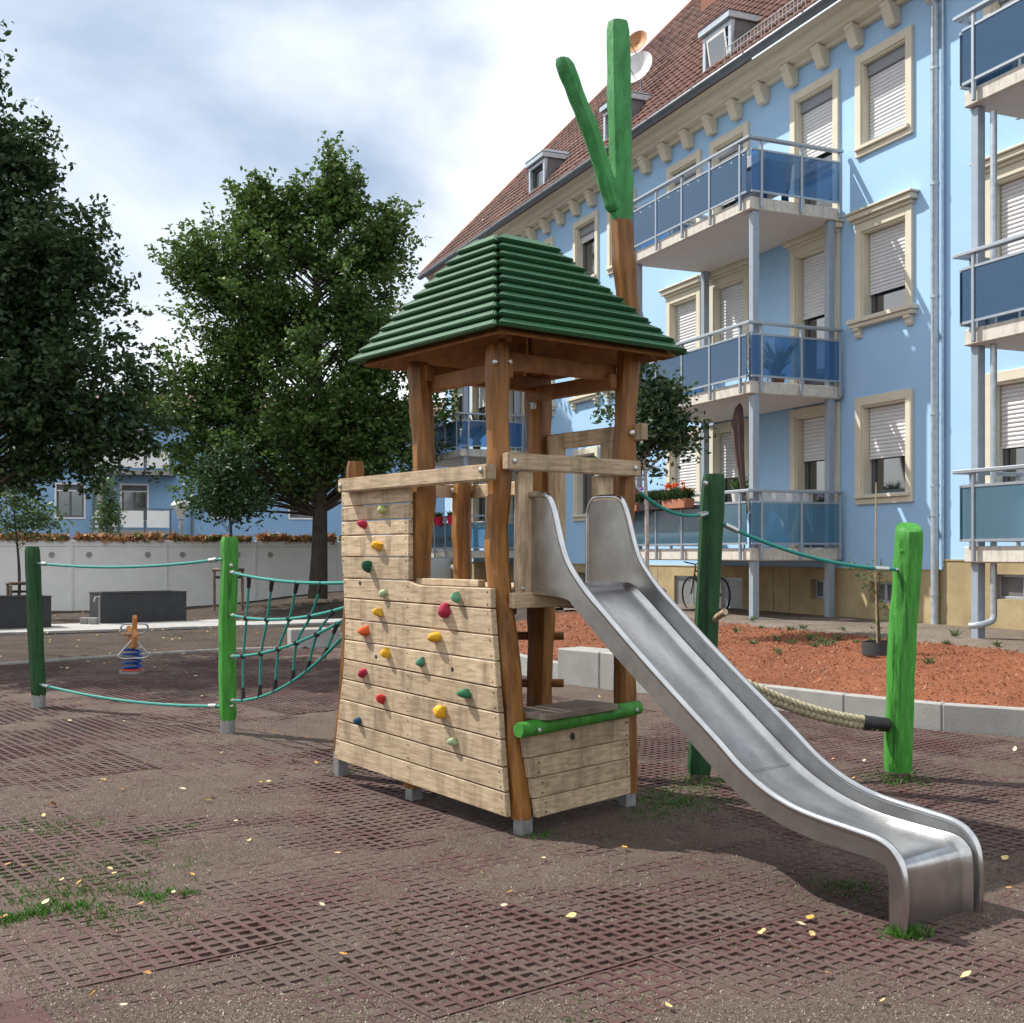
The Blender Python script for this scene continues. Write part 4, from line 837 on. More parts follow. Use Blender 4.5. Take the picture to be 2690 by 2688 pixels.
# balconies
def balcony(s0, s1, zt_, gl, cols, nfront=4, left_side=True):
    Bq = MB().box(s0, s1, 0, 1.86, zt_-.205, zt_).build('balcony', 'concrete_slab', B, bevel=.012)
    MB().box(s0+.03, s1-.03, .03, 1.84, zt_-.212, zt_-.2055).build('soffit', 'soffit', Bq)
    zb, zp, zh = zt_+.06, zt_+.78, zt_+.95
    hr = MB(); hr.box(s0-.10, s1+.10, -.10, .0, zh-.025, zh+.025); hr.build('handrail', 'alu', Bq, bevel=.008)
    for xx in (s0-.10, s1): MB().box(xx, xx+.10, .001, 1.83, zh-.024, zh+.024).build('handrail', 'alu', Bq, bevel=.008)
    xs = [s0+.22+(s1-s0-.44)*k/nfront for k in range(nfront+1)]
    for x in xs:
        MB().box(x-.022, x+.022, -.075, -.025, zt_-.19, zh-.026).build('post', 'alu', Bq, bevel=.004)
    ed = [s0+.01]+xs+[s1-.01]
    for a, b in zip(ed[:-1], ed[1:]):
        a_, b_ = a+.024, b-.024
        if b_-a_ < .05: continue
        MB().box(a_, b_, -.055, -.045, zb+.03, zp-.03).build('glass_panel', gl, Bq)
        MB().box(a_, b_, -.065, -.035, zb, zb+.032).build('panel_rail', 'alu', Bq); MB().box(a_, b_, -.065, -.035, zp-.032, zp).build('panel_rail', 'alu', Bq)
    for x, sg_ in ((s1, 1), (s0, -1)):
        ys = [.18, .98, 1.78]
        for y in ys: MB().box(min(x+sg_*.025, x+sg_*.075), max(x+sg_*.025, x+sg_*.075), y-.022, y+.022, zt_-.19, zh-.026).build('post', 'alu', Bq, bevel=.004)
        for a, b in zip([-.04]+ys[:-1], ys):
            a_, b_ = a+.024, b-.024; MB().box(min(x+sg_*.045, x+sg_*.055), max(x+sg_*.045, x+sg_*.055), a_, b_, zb+.03, zp-.03).build('glass_panel', gl, Bq)
            u0, u1 = min(x+sg_*.035, x+sg_*.065), max(x+sg_*.035, x+sg_*.065); MB().box(u0, u1, a_, b_, zb, zb+.032).build('panel_rail', 'alu', Bq); MB().box(u0, u1, a_, b_, zp-.032, zp).build('panel_rail', 'alu', Bq)
    for x in (s0+.0, s1-.05): MB().box(x, x+.05, 1.862, 1.9, zt_-.16, zt_-.04).build('wall_bracket', 'alu', Bq)
    return Bq
stacks = [(-4.15, 0.0), (-17.75, -13.62), (4.75, 8.9)]
for s0, s1 in stacks:
    for fl, gl in ((2, 'glass_blue'), (1, 'glass_blue'), (0, 'glass_teal')): balcony(s0, s1, floors[fl][2], gl, None)
    for s, t in ((s1-.10, .14), (s1-.10, 1.68), (s0+.10, .14), (s0+.10, 1.68)):
        MB().box(s-.062, s+.062, t-.062, t+.062, .40, 7.30).build('column', 'column_blue', B, bevel=.006)
P = curve([(5.05, .20, 7.2), (5.05, .20, 4.0), (5.05, .20, 1.2), (5.05, .20, .82), (5.04, .14, .74), (4.98, .0, .70), (4.9, -.05, .69)], 6)
MB().tube(P, .042, 10).build('drain_pipe', 'zinc_pipe', B, smooth=True)
# things on the balconies and roof (top-level)
def at(s, t, z): return bw(s, t, z)
tb = empty('garden_tub', at(-.75, .75, 7.52), BR, 'dark blue raised garden tub with grey lid on the top balcony', 'tub')
MB().prism([(-.42, .30), (.42, .30), (.50, .72), (-.50, .72)], 'y', -.28, .28).build('body', 'tub_blue', tb, bevel=.01); MB().prism([(-.53, .722), (.53, .722), (.50, .86), (.40, .93), (-.40, .93), (-.50, .86)], 'y', -.31, .31).build('lid', 'lid_grey', tb, bevel=.02)
for x in (-.36, .36):
    for y in (-.22, .22): MB().box(x-.05, x+.05, y-.04, y+.04, 0, .31).build('leg', 'tub_blue', tb)
sl_ = empty('string_lights', at(-2.0, -.03, 8.38), BR, 'string of small clear bulbs hung under the top balcony rail', 'string lights')
pts = [Vector((x, 0, -.06-.05*abs(math.sin(x*3.1)))) for x in np.linspace(-2.1, 2.0, 60)]; MB().tube(pts, .004, 5).build('cable', 'black_plastic', sl_)
for k in range(2, 60, 5):
    o = MB(); o.lathe([(0, -.10), (.022, -.085), (.03, -.06), (.018, -.03), (.012, -.0)], (0, 0, 0), 10); o = o.build('bulb', 'bulb', sl_, smooth=True); o.location = pts[k]
um = empty('folded_umbrella', at(-.62, .30, 1.70), BR, 'closed brown sunshade leaning behind the lowest balcony column', 'umbrella')
P = [Vector((0, 0, 0)), Vector((0.02, 0, .6)), Vector((-.05, 0, 1.1)), Vector((-.16, 0, 1.7)), Vector((-.20, 0, 2.15)), Vector((-.16, 0, 2.42)), Vector((-.13, 0, 2.5))]
V = []; n = 14; rr = [.02, .055, .05, .095, .12, .07, .01]
for p, r in zip(P, rr):
    for j in range(n): a = 2*math.pi*j/n; q = r*(1 if j % 2 else .72); V.append((p.x+q*math.cos(a), p.y+q*math.sin(a), p.z))
MB().add(V[n:], [[i*n+j, i*n+(j+1) % n, (i+1)*n+(j+1) % n, (i+1)*n+j] for i in range(5) for j in range(n)]+[list(range(5*n, 6*n))]).build('canopy', 'umbrella', um, smooth=True, auto=.9)
MB().tube([(0, 0, 0), (.01, 0, .9)], .018, 8).build('pole', 'alu', um); MB().tube([(-.03+.06*math.cos(a), .06*math.sin(a), .98) for a in np.linspace(0, 6.28, 14)], .006, 5).build('strap', 'cloth_white', um)
cl = empty('draped_cloth', at(-.3, .85, 1.70), BR, 'white cloth hung over a drying frame on the lowest balcony', 'cloth')
V = []; nn = 16
for i in range(nn):
    for j in range(10):
        x = -.5+1.0*i/(nn-1); d = j/9; z = .98-d*(.55+.22*math.sin(i*.9))-0; V.append((x, .05*math.sin(i*1.7+j*.4)+.1*d, z))
o = MB().add(V, [(i*10+j, i*10+j+1, (i+1)*10+j+1, (i+1)*10+j) for i in range(nn-1) for j in range(9)]).build('cloth', 'cloth_white', cl, smooth=True); o.rotation_euler = (0, 0, .9)
MB().tube([(-.35, -.45, .98), (.35, .45, .98)], .012, 6).build('frame', 'alu', cl)
for sx in (-.3, .3): MB().tube([(sx, sx*1.2, 0), (sx, sx*1.2, .98)], .012, 6).build('leg', 'alu', cl)
def leaves_blob(n, c, r, l, wd):
    """n leaf quads around c with spread r"""
    c = np.asarray(c, float); p = rng.normal(0, 1, (n, 3))*np.asarray(r)+c
    d = rng.normal(0, 1, (n, 3)); d[:, 2] = d[:, 2]*.6-.15; d /= np.linalg.norm(d, axis=1)[:, None]; e = np.cross(d, rng.normal(0, 1, (n, 3))); e /= np.linalg.norm(e, axis=1)[:, None]
    nr = np.cross(d, e); L_ = l*rng.uniform(.6, 1.25, n)[:, None]; W_ = wd*rng.uniform(.6, 1.2, n)[:, None]
    V = np.stack([p-d*L_*.5, p+e*W_*.5+nr*W_*.15, p+d*L_*.5, p-e*W_*.5+nr*W_*.15], 1).reshape(-1, 3)
    return V
def qf(V): return np.arange(len(V)).reshape(-1, 4)
def blades(n, c, r, h, wd, spread=.5):
    p = np.stack([rng.normal(0, r, n), rng.normal(0, r, n), np.zeros(n)], -1)+np.asarray(c); a = rng.random(n)*6.283; tl = rng.uniform(.1, spread, n)*h; hh = h*rng.uniform(.5, 1.1, n)
    e = np.stack([-np.sin(a), np.cos(a), np.zeros(n)], -1)*wd/2; d = np.stack([np.cos(a)*tl, np.sin(a)*tl, hh], -1); m_ = p+d*.5*np.array([.6, .6, 1.2])
    V = np.stack([p-e, p+e, m_+e*.8, p+d], 1); V2 = np.stack([p-e, m_+e*.8, p+d, m_-e*.8], 1); return np.concatenate([V, V2]).reshape(-1, 3)
def flowerbox(s, lab, petal, green):
    fb = empty('flower_box', at(s, -.20, 2.42), BR, lab, 'flower box', 'flower boxes hooked on the lowest balcony rail')
    MB().prism([(-.38, 0), (.38, 0), (.42, .17), (-.42, .17)], 'y', -.10, .10).build('box', 'terracotta' if petal != 'none' else 'black_plastic', fb, bevel=.008)
    V = np.concatenate([blades(150, (x, 0, .15), .05, .22, .018, .8) for x in (-.28, -.1, .1, .28)]); quadmesh('greenery', V, qf(V), green, fb)
    if petal != 'none':
        V = np.concatenate([leaves_blob(18, (random.uniform(-.38, .38), random.uniform(-.1, .08), random.uniform(.26, .46)), .016, .05, .04) for _ in range(24)]); quadmesh('blossoms', V, qf(V), petal, fb)
flowerbox(-3.72, 'terracotta flower box with purple blossoms on the lowest balcony', 'purple', 'foliage_young'); flowerbox(-2.85, 'dark flower box between the purple and the orange flowers', 'none', 'foliage_small'); flowerbox(-1.98, 'terracotta flower box with orange marigolds beside the dark green post', 'orange_petal', 'foliage_small')
def potted(s, t, z, lab, h=.5, green='foliage_small', potm='terracotta', pr=.13):
    o = empty('potted_plant', at(s, t, z), BR, lab, 'plant'); m_ = MB(); m_.lathe([(0, 0), (pr*.75, 0), (pr, pr*1.7), (pr*.92, pr*1.7), (pr*.9, pr*1.5), (0, pr*1.5)], (0, 0, 0), 12); m_.build('pot', potm, o, smooth=True, auto=.6)
    V = blades(60, (0, 0, pr*1.5), .03, h, .02, .75); quadmesh('leaves', V, qf(V), green, o)
potted(-.95, .4, 2.45, 'bushy green plant in a pale pot at the lowest balcony rail', .35, 'foliage_young', 'frame_white', .12)
potted(-.5, .9, 4.47, 'spiky indoor palm on the middle balcony behind blue glass', .55, 'foliage_young')
potted(-13.9, .55, 4.47, 'leafy potted plant on the distant middle balcony under the tower roof', .9)
chr_ = empty('balcony_chair', at(-.55, .55, 4.47), BR+.6, 'pale metal folding chair on the middle balcony', 'chair')
MB().box(-.22, .22, -.2, .2, .42, .45).build('seat', 'frame_white', chr_); o = MB().box(-.22, .22, .19, .22, .48, .9).build('backrest', 'frame_white', chr_)
for x in (-.2, .2): MB().tube([(x, -.2, 0), (x, .2, .45), (x, .22, .9)], .012, 6).build('leg', 'alu', chr_); MB().tube([(x, .22, 0), (x, -.18, .43)], .012, 6).build('leg', 'alu', chr_)
for i, (s, lab) in enumerate(((-13.95, 'pink hanging pot at the near end of the distant lowest balcony'), (-15.1, 'pink hanging pot on the distant lowest balcony rail'))):
    o = empty('hanging_pot', at(s, -.15, 2.40), BR, lab, 'flower pot', 'pink pots on the distant balcony'); m_ = MB(); m_.lathe([(0, 0), (.10, 0), (.17, .25), (.155, .25), (.1, .05)], (0, 0, 0), 12); m_.build('pot', 'pink', o, smooth=True); V = blades(60, (0, 0, .2), .04, .2, .03, 1); quadmesh('leaves', V, qf(V), 'foliage_young', o)
for i in range(6):
    o = empty('paper_lantern', at(-14.5-.28*i, .06, 6.50-.10*math.sin(i/5*3.1)-.03*i), 0, 'pale pink paper lantern on the distant balcony, %s from the left' % ('sixth', 'fifth', 'fourth', 'third', 'second', 'first')[i], 'lantern', 'paper lanterns across the distant balcony')
    m_ = MB(); m_.lathe([(.0, -.10), (.06, -.08), (.10, 0), (.06, .08), (.0, .10)], (0, 0, 0), 12); m_.build('shade', 'lantern', o, smooth=True)
    MB().tube([(0, 0, .10), (0, 0, .45)], .003, 4).build('cord', 'black_plastic', o)
def dish(p, r, m, lab, yaw):
    o = empty('satellite_dish', p, yaw, lab, 'satellite dish'); m_ = MB(); m_.lathe([(0, 0), (r*.4, .02*r*3), (r*.75, .07*r*3), (r, .13*r*3), (r*1.02, .12*r*3)], (0, 0, 0), 24)
    d = m_.build('reflector', m, o, smooth=True); d.rotation_euler = (math.radians(72), 0, 0); d.modifiers.new('t', 'SOLIDIFY').thickness = .012
    MB().tube([(0, .05, -.2), (0, .12, -r-.25)], .022, 8).build('mast', 'galvanised', o); MB().tube([(0, -.02, -r*.9), (0, -.45, -.05)], .012, 6).build('feed_arm', 'galvanised', o); MB().box(-.04, .04, -.52, -.44, -.08, 0).build('receiver', 'frame_white', o)
dish(at(-7.95, 2.35, 12.95), .42, 'dish_white', 'large white satellite dish on the roof beside the green post top', math.radians(-38))
dish(at(-9.75, 3.3, 14.45), .32, 'dish_orange', 'small orange satellite dish above the white one', math.radians(-38))
# bicycle by the cellar gate
bk = empty('bicycle', at(-3.2, 1.15, .47), BR+math.pi, 'dark bicycle parked against the plinth, half hidden by the dark green post', 'bicycle')
for x in (-.52, .52):
    o = MB().tube([(x+.33*math.cos(a), 0, .345+.33*math.sin(a)) for a in np.linspace(0, 2*math.pi, 32, endpoint=False)], .018, 8, closed=True).build('wheel', 'black_plastic', bk, smooth=True)
    sp = MB()
    for k in range(14): a = 2*math.pi*k/14; sp.bar((x, random.choice((-.02, .02)), .345), (x+.32*math.cos(a), 0, .345+.32*math.sin(a)), .003, .003)
    sp.build('spokes', 'bolt', o)
fm = MB()
for a, b in (((-.52, .345), (-.08, .30)), ((-.08, .30), (-.2, .82)), ((-.2, .75), (.36, .80)), ((-.08, .30), (.38, .72)), ((-.52, .345), (-.19, .74)), ((.52, .345), (.36, .86))): fm.tube([(a[0], 0, a[1]), (b[0], 0, b[1])], .016, 8)
fm.build('frame', 'lead', bk, smooth=True); MB().tube([(.33, -.27, .98), (.38, -.2, .97), (.37, 0, .93), (.38, .2, .97), (.33, .27, .98)], .013, 8).build('handlebar', 'black_plastic', bk, smooth=True); MB().tube([(.36, 0, .86), (.37, 0, .93)], .014, 8).build('stem', 'alu', bk)
MB().prism([(-.34, .84), (-.08, .86), (-.08, .90), (-.34, .91)], 'y', -.06, .06).build('saddle', 'black_plastic', bk, bevel=.015); MB().tube([(-.08, 0, .30), (.0, .1, .16)], .012, 6).build('pedal', 'black_plastic', bk)
MB().tube([(-.08+.09*math.cos(a), .03, .30+.09*math.sin(a)) for a in np.linspace(0, 6.28, 20)], .008, 6).build('chainring', 'bolt', bk)
# ------------------------------------------------------------------ far left: white wall, planters, distant house
wa = math.radians(25); w1 = np.array([math.cos(wa), math.sin(wa)]); w2 = np.array([-w1[1], w1[0]]); W0 = np.array([-11.25, 34.0])
CW = empty('concrete_wall', (W0[0], W0[1], 0), wa, 'long pale grey concrete garden wall with round anchor marks', 'wall')
edges = [-9.2, -6.6, -4.0, -1.35, 1.25, 3.85, 6.45, 9.1, 11.7]
for a, b in zip(edges[:-1], edges[1:]):
    o = MB().box(a+.03, b-.03, 0, .22, -.2, 2.0).build('wall_panel', 'concrete_white', CW, bevel=.008)
    for k in (.18, .80):
        m_ = MB(); c = a+(b-a)*k; m_.tube([(c+.075*math.cos(t), -.004, 1.58+.075*math.sin(t)) for t in np.linspace(0, 2*math.pi, 18, endpoint=False)], .012, 6, closed=True); m_.disc((c, -.001, 1.58), (0, -1, 0), .055, 14, .004); m_.build('anchor_mark', 'concrete', o, smooth=True)
    MB().box(a+.031, b-.031, -.004, .0, 1.812, 1.822).build('shadow_groove', 'concrete', o)
for e in edges: MB().box(e-.035, e+.035, -.03, .20, -.2, 1.99).build('joint_post', 'frame_white', CW, bevel=.005)
V = []
for a, b in zip(edges[:-1], edges[1:]):
    n = 1700; x = rng.uniform(a+.12, b-.1, n); y = rng.uniform(-.05, .35, n); z = 2.0+rng.random(n)*(.06+.14*vn(x*2.2, y*0+3))
    d = rng.normal(0, 1, (n, 3))*.06; e = rng.normal(0, 1, (n, 3))*.035; p = np.stack([x, y, z], -1); V.append(np.stack([p-d, p+e, p+d, p-e], 1).reshape(-1, 3))
V = np.concatenate(V); stuff(quadmesh('sedum', V, qf(V), 'leaf_sedum', CW))
def planter(c, ang, ln, dp, h, lab):
    o = empty('planter_box', (c[0], c[1], float(hgt(c[0], c[1]))+.03), ang, lab, 'planter', 'dark planter boxes on the paved path'); t = .03
    m_ = MB(); m_.box(0, ln, 0, t, 0, h); m_.box(0, ln, dp-t, dp, 0, h); m_.box(0, t, t+.001, dp-t-.001, 0, h); m_.box(ln-t, ln, t+.001, dp-t-.001, 0, h); m_.build('shell', 'planter', o, bevel=.004)
    MB().box(t+.002, ln-t-.002, t+.002, dp-t-.002, .0, h-.08).build('earth', 'soil', o)
    r = MB(); r.box(-.012, ln+.012, -.012, .05, h+.001, h+.022); r.box(-.012, ln+.012, dp-.05, dp+.012, h+.001, h+.022); r.box(-.012, .05, .051, dp-.051, h+.001, h+.021); r.box(ln-.05, ln+.012, .051, dp-.051, h+.001, h+.021); r.build('rim', 'planter', o); return o
pl = planter((-9.08, 26.15), math.radians(38), 1.95, .85, .66, 'dark grey rectangular planter box with a water tap on its side')
MB().tube([(-.01, .12, .58), (-.12, .10, .58), (-.14, .10, .53), (-.14, .10, .48)], .018, 8).build('tap', 'bolt', pl, smooth=True); MB().box(-.035, -.005, .08, .14, 0, .62).build('tap_pipe', 'galvanised', pl)
planter((-12.0, 23.1), math.radians(38), 2.9, .85, .64, 'dark grey planter box cut by the left picture edge')
for i, (x, y, lab) in enumerate(((-9.22, 26.0, 'small concrete stone beside the tap of the planter'), (-9.42, 26.05, 'grey concrete stone left of the tap stone'))):
    tag(MB().box(x-.09, x+.09, y-.09, y+.09, .03, .20).build('stone_block', 'concrete', None, bevel=.012), lab, 'stone')
# far house across the yard
HF = empty('distant_house', (-9.2, 60, 0), math.radians(14), 'distant blue house behind the garden wall, half hidden by trees', 'building')
fh = [(-11.6, 1.55, 3.55, 5.05), (-4.8, 1.55, 3.55, 5.05), (1.5, 1.6, .2, 2.2), (6.2, 1.55, 3.55, 5.05), (-11.6, 1.55, 6.3, 7.8), (-4.8, 1.55, 6.3, 7.8), (6.2, 1.55, 6.3, 7.8), (11, 1.55, 3.5, 5.0), (-16, 1.55, 3.55, 5.05)]
hx = [(-14.05, -12.5), (-3.9, -2.35)]
wl = [(-14.9, -13.35, 3.3, 4.85), (-11.3, -9.7, 3.15, 4.9), (-4.9, -3.0, .6, 2.35), (-11.3, -9.7, 6.1, 7.7), (-14.9, -13.35, 6.1, 7.7), (-4.9, -3.0, 3.3, 4.85), (-4.9, -3.0, 6.1, 7.7), (.5, 2.1, 3.3, 4.85), (.5, 2.1, 6.1, 7.7), (5.5, 7.1, 3.3, 4.85), (-19.5, -18, 3.3, 4.85)]
# place windows by where they show
def house_x(u): k = (u-1345)/3100; c, s_ = math.cos(math.radians(14)), math.sin(math.radians(14)); return (k*60+9.2)/(c-k*s_)
wl = [(house_x(146), house_x(222), 3.35, 5.0), (house_x(318), house_x(388), 3.25, 5.0), (house_x(556), house_x(630), .7, 2.45), (house_x(556), house_x(630), 3.4, 5.0), (house_x(318), house_x(388), 6.05, 7.7), (house_x(146), house_x(222), 6.15, 7.7), (house_x(556), house_x(630), 6.15, 7.7), (house_x(760), house_x(840), 3.4, 5.0), (house_x(760), house_x(840), 6.15, 7.7), (house_x(20), house_x(80), .7, 2.4), (house_x(20), house_x(80), 6.15, 7.7)]
wallgrid('wall', -22, 16, -.1, 8.7, 0, wl, .25, 'wall_blue_far', HF)
for a, b, c, d in wl:
    W = MB(); W.box(a-.05, a+.03, -.02, .1, c-.05, d+.05); W.box(b-.03, b+.05, -.02, .1, c-.05, d+.05); W.box(a+.03, b-.03, -.02, .1, d-.03, d+.05); W.box(a+.03, b-.03, -.05, .1, c-.05, c+.03); W = W.build('window', 'frame_white', HF)
    f_ = MB(); f_.box(a+.03, a+.12, .12, .2, c+.03, d-.03); f_.box(b-.12, b-.03, .12, .2, c+.03, d-.03); f_.box(a+.12, b-.12, .12, .2, c+.03, c+.12); f_.box(a+.12, b-.12, .12, .2, d-.30, d-.03); f_.box((a+b)/2-.05, (a+b)/2+.05, .119, .2, c+.12, d-.30); f_.build('frame', 'frame_grey', W)
    MB().box(a+.12, b-.12, .16, .165, c+.12, d-.30).build('pane', 'window_pane', W); MB().box(a+.05, b-.05, .08, .12, d-.36, d-.30).build('shutter_bar', 'frame_white', W)
for zt_ in (2.75, 5.6):
    x0, x1 = house_x(252), house_x(462); bl = MB().box(x0, x1, -1.5, -.01, zt_-.2, zt_).build('balcony', 'concrete', HF)
    for k in range(3):
        a = x0+.1+(x1-x0-.2)*k/3; b = a+(x1-x0-.2)/3-.16; MB().box(a, b, -1.54, -1.5, zt_+.12, zt_+.92).build('panel', 'concrete_white', bl); MB().box(b+.03, b+.10, -1.53, -1.49, zt_-.15, zt_+1.0).build('post', 'frame_grey', bl)
    MB().box(x0, x1, -1.55, -1.49, zt_+.98, zt_+1.03).build('handrail', 'frame_grey', bl)
MB().box(house_x(262), house_x(262)+.25, -1.35, -1.1, 0, 8.6).build('column', 'concrete', HF)
for u in (246, 505): MB().tube([(house_x(u), -.10, 0), (house_x(u), -.10, 8.7)], .06, 8).build('downpipe', 'zinc', HF, smooth=True)
MB().prism([(-.6, 8.7), (6, 10.3), (12.6, 8.7), (12.6, 8.55), (-.6, 8.55)], 'x', -22.5, 16.5).build('roof', 'roof_tile', HF)
MB().tube([(-22.5, -.66, 8.66), (16.5, -.66, 8.66)], .09, 8).build('gutter', 'zinc', HF, smooth=True)
# lamp behind the wall
lp = empty('street_lamp', (-11.5, 41, 0), 0, 'slim grey street lamp with dome head behind the garden wall', 'lamp')
MB().tube([(0, 0, 0), (0, 0, 2.55)], .07, 10).build('pole', 'galvanised', lp, smooth=True); MB().tube([(0, 0, 2.5), (0, 0, 2.85)], [.09, .05], 10).build('neck', 'galvanised', lp)
m_ = MB(); m_.lathe([(.10, 2.82), (.28, 3.25), (.30, 3.27)], (0, 0, 0), 16); m_.build('shade', 'lamp_glass', lp, smooth=True); m_ = MB(); m_.lathe([(.36, 3.27), (.34, 3.34), (.2, 3.46), (0, 3.5)], (0, 0, 0), 16); m_.build('cap', 'galvanised', lp, smooth=True)
# spring rider
sr = empty('spring_rider', (-5.12, 15.9, 0), math.radians(-66), 'orange spring rider seen from the front on a blue coil', 'spring rider')
MB().tube([(.115*math.cos(t), .115*math.sin(t), .03+.30*t/(2*math.pi*5)) for t in np.linspace(0, 2*math.pi*5, 110)], .016, 8).build('spring', 'spring_blue', sr, smooth=True)
MB().lathe([(0, .0), (.17, .0), (.17, .03), (0, .035)], (0, 0, 0), 16).build('base_plate', 'galvanised', sr); MB().tube([(.13*math.cos(t), .13*math.sin(t), .045) for t in np.linspace(0, 6.28, 24, endpoint=False)], .014, 6, closed=True).build('clamp_ring', 'red_paint', sr)
body = [(-.42, .36), (.15, .33), (.34, .36), (.40, .52), (.36, .60), (.38, .76), (.31, .80), (.24, .66), (.18, .56), (.05, .50), (-.2, .50), (-.34, .62), (-.44, .60), (-.40, .48)]
m_ = MB(); m_.prism(body, 'y', -.028, .028); m_.build('body', 'orange_wood', sr, bevel=.01)['label'] = 'orange flat animal-shaped body'
MB().box(-.25, .05, -.12, .12, .505, .535).build('seat', 'orange_wood', sr, bevel=.008)
MB().tube(curve([(.30, -.03, .68), (.30, -.14, .67), (.29, -.17, .62), (.28, -.12, .56), (.27, -.03, .53)], 5), .012, 8).build('handle', 'bolt', sr, smooth=True); MB().tube(curve([(.30, .03, .68), (.30, .14, .67), (.29, .17, .62), (.28, .12, .56), (.27, .03, .53)], 5), .012, 8).build('handle', 'bolt', sr, smooth=True)
MB().tube(curve([(.16, -.02, .46), (.16, -.10, .36), (.16, -.19, .25), (.16, -.13, .21), (.16, 0, .21), (.16, .13, .21), (.16, .19, .25), (.16, .10, .36), (.16, .02, .46)], 5), .012, 8).build('footrest', 'bolt', sr, smooth=True)
# ------------------------------------------------------------------ trees
def tree(name, label, base, lobes, nleaf, leaf, trunk_r, mleaf, mbark, yc=0, depth=.9, nl=70, lean=(0, 0), trunk_top=None, spread=.42, dens=None, group=None, shoot=None, up=.9):
    root = empty(name, base, 0, label, 'tree', group); b = np.array(base); lobes = np.array(lobes, float)       # lobes: x z rx rz (world x,z)
    vol = lobes[:, 2]*lobes[:, 3]
    if dens is not None: vol = vol*np.array(dens)
    pr = vol/vol.sum(); ends = []
    while len(ends) < nl:
        l = lobes[rng.choice(len(lobes), p=pr)]; v = rng.normal(0, 1, 3); v /= np.linalg.norm(v); r = rng.random()**.33
        ends.append([l[0]+v[0]*l[2]*r, b[1]+yc+v[1]*l[2]*depth*r, l[1]+v[2]*l[3]*r])
    ends = np.array(ends)-b; zt_ = trunk_top or ends[:, 2].max()*.85
    mt = MB(); P = [Vector((lean[0]*t+.06*math.sin(t*5), lean[1]*t+.06*math.cos(t*4), zt_*t)) for t in np.linspace(0, 1, 10)]
    mt.tube([Vector((0, 0, -.15))]+P[1:], [trunk_r*1.12]+[trunk_r*(1-.85*t) for t in np.linspace(0, 1, 10)[1:]], 10, jit=.04); mt.build('trunk', mbark, root, smooth=True)
    lm = MB(); anchors = []
    for e in ends:
        e = Vector(e); hz = math.hypot(e.x, e.y); z0 = max(.22*zt_, min(.9*zt_, e.z-hz*.75)); t = z0/zt_; s = Vector((lean[0]*t, lean[1]*t, z0)); m1 = s.lerp(e, .5)+Vector((0, 0, hz*.06+.05))+Vector(rng.normal(0, .08*trunk_r/.2, 3))
        C_ = curve([s, m1, e], 5); r0 = trunk_r*.24*(1-.6*t); lm.tube(C_, [max(.006, r0*(1-.9*i/(len(C_)-1))) for i in range(len(C_))], 5, cap=False)
        anchors += [C_[-1], C_[-1], C_[-3], C_[-4]]
        for _ in range(2):
            k = rng.integers(len(C_)//2, len(C_)); q = C_[k]+Vector(rng.normal(0, spread*.8, 3)); lm.tube([C_[k], C_[k].lerp(q, .5)+Vector((0, 0, .05)), q], [.012, .008, .004], 4, cap=False); anchors.append(q)
    stuff(lm.build('branches', mbark, root))
    if shoot:                                                             # leafy shoots: elongated tufts pointing out of the crown
        ax = np.array([lean[0]*.5, lean[1]*.5, 0]); Aa = np.array(anchors); o_ = Aa-ax; o_[:, 2] = 0; o_ /= np.linalg.norm(o_, axis=1)[:, None]+1e-6
        A2 = np.repeat(Aa, 2, 0); dd = np.repeat(o_, 2, 0)*.75+rng.normal(0, .55, A2.shape); dd[:, 2] += up; dd /= np.linalg.norm(dd, axis=1)[:, None]
        wt = rng.random(len(A2))**1.3+.12; wt /= wt.sum(); k = rng.choice(len(A2), nleaf, p=wt); f_ = rng.random(nleaf)**.8; ln = shoot*(.5+rng.random(len(A2)))
        c = A2[k]+dd[k]*(f_*ln[k])[:, None]; p = c+rng.normal(0, spread, (nleaf, 3))*(1.1-.85*f_)[:, None]*np.array([1, 1, .7])
        V = leaves_blob(nleaf, 0, 0, leaf, leaf*.62).reshape(-1, 4, 3)+p[:, None, :]
        stuff(quadmesh('crown', V.reshape(-1, 3), qf(V.reshape(-1, 3)), mleaf, root)); return root
    A = np.array(anchors); c = A[rng.integers(0, len(A), nleaf)]; p = c+rng.normal(0, spread, (nleaf, 3))*np.array([1, 1, .62])
    V = leaves_blob(nleaf, 0, 0, leaf, leaf*.62).reshape(-1, 4, 3)+p[:, None, :]
    stuff(quadmesh('crown', V.reshape(-1, 3), qf(V.reshape(-1, 3)), mleaf, root)); return root
T2L = [(-4.95, 11.5, .6, 1.2), (-7.1, 10.9, .65, 1.1), (-3.5, 10.2, .5, 1.0), (-8.7, 9.4, .6, 1.0), (-5.9, 10.9, .6, .9), (-3.9, 10.2, 1.1, 1.2), (-8.2, 9.4, 1.0, 1.2), (-6, 9, 2.4, 1.8), (-3.9, 8, 1.5, 1.7), (-7.9, 7.2, 1.6, 1.7), (-5.5, 6.2, 3.2, 2.2), (-9.0, 5.6, 1.5, 1.6), (-6.6, 4.1, 2.6, 1.2), (-3.4, 5, 1.6, 2.3), (-8.6, 3.4, 1.5, .8)]
tree('maple_tree', 'tall broad green tree with thick dark trunk in front of the garden wall', (-5.43, 33, .5), T2L, 92000, .16, .25, 'foliage_mid', 'bark', nl=300, spread=.21, shoot=.75, up=.85, dens=[3, 3, 3, 3, 2, 1.2, 1.3, .9, 1, 1, .9, 1, .9, 1, 1.2])
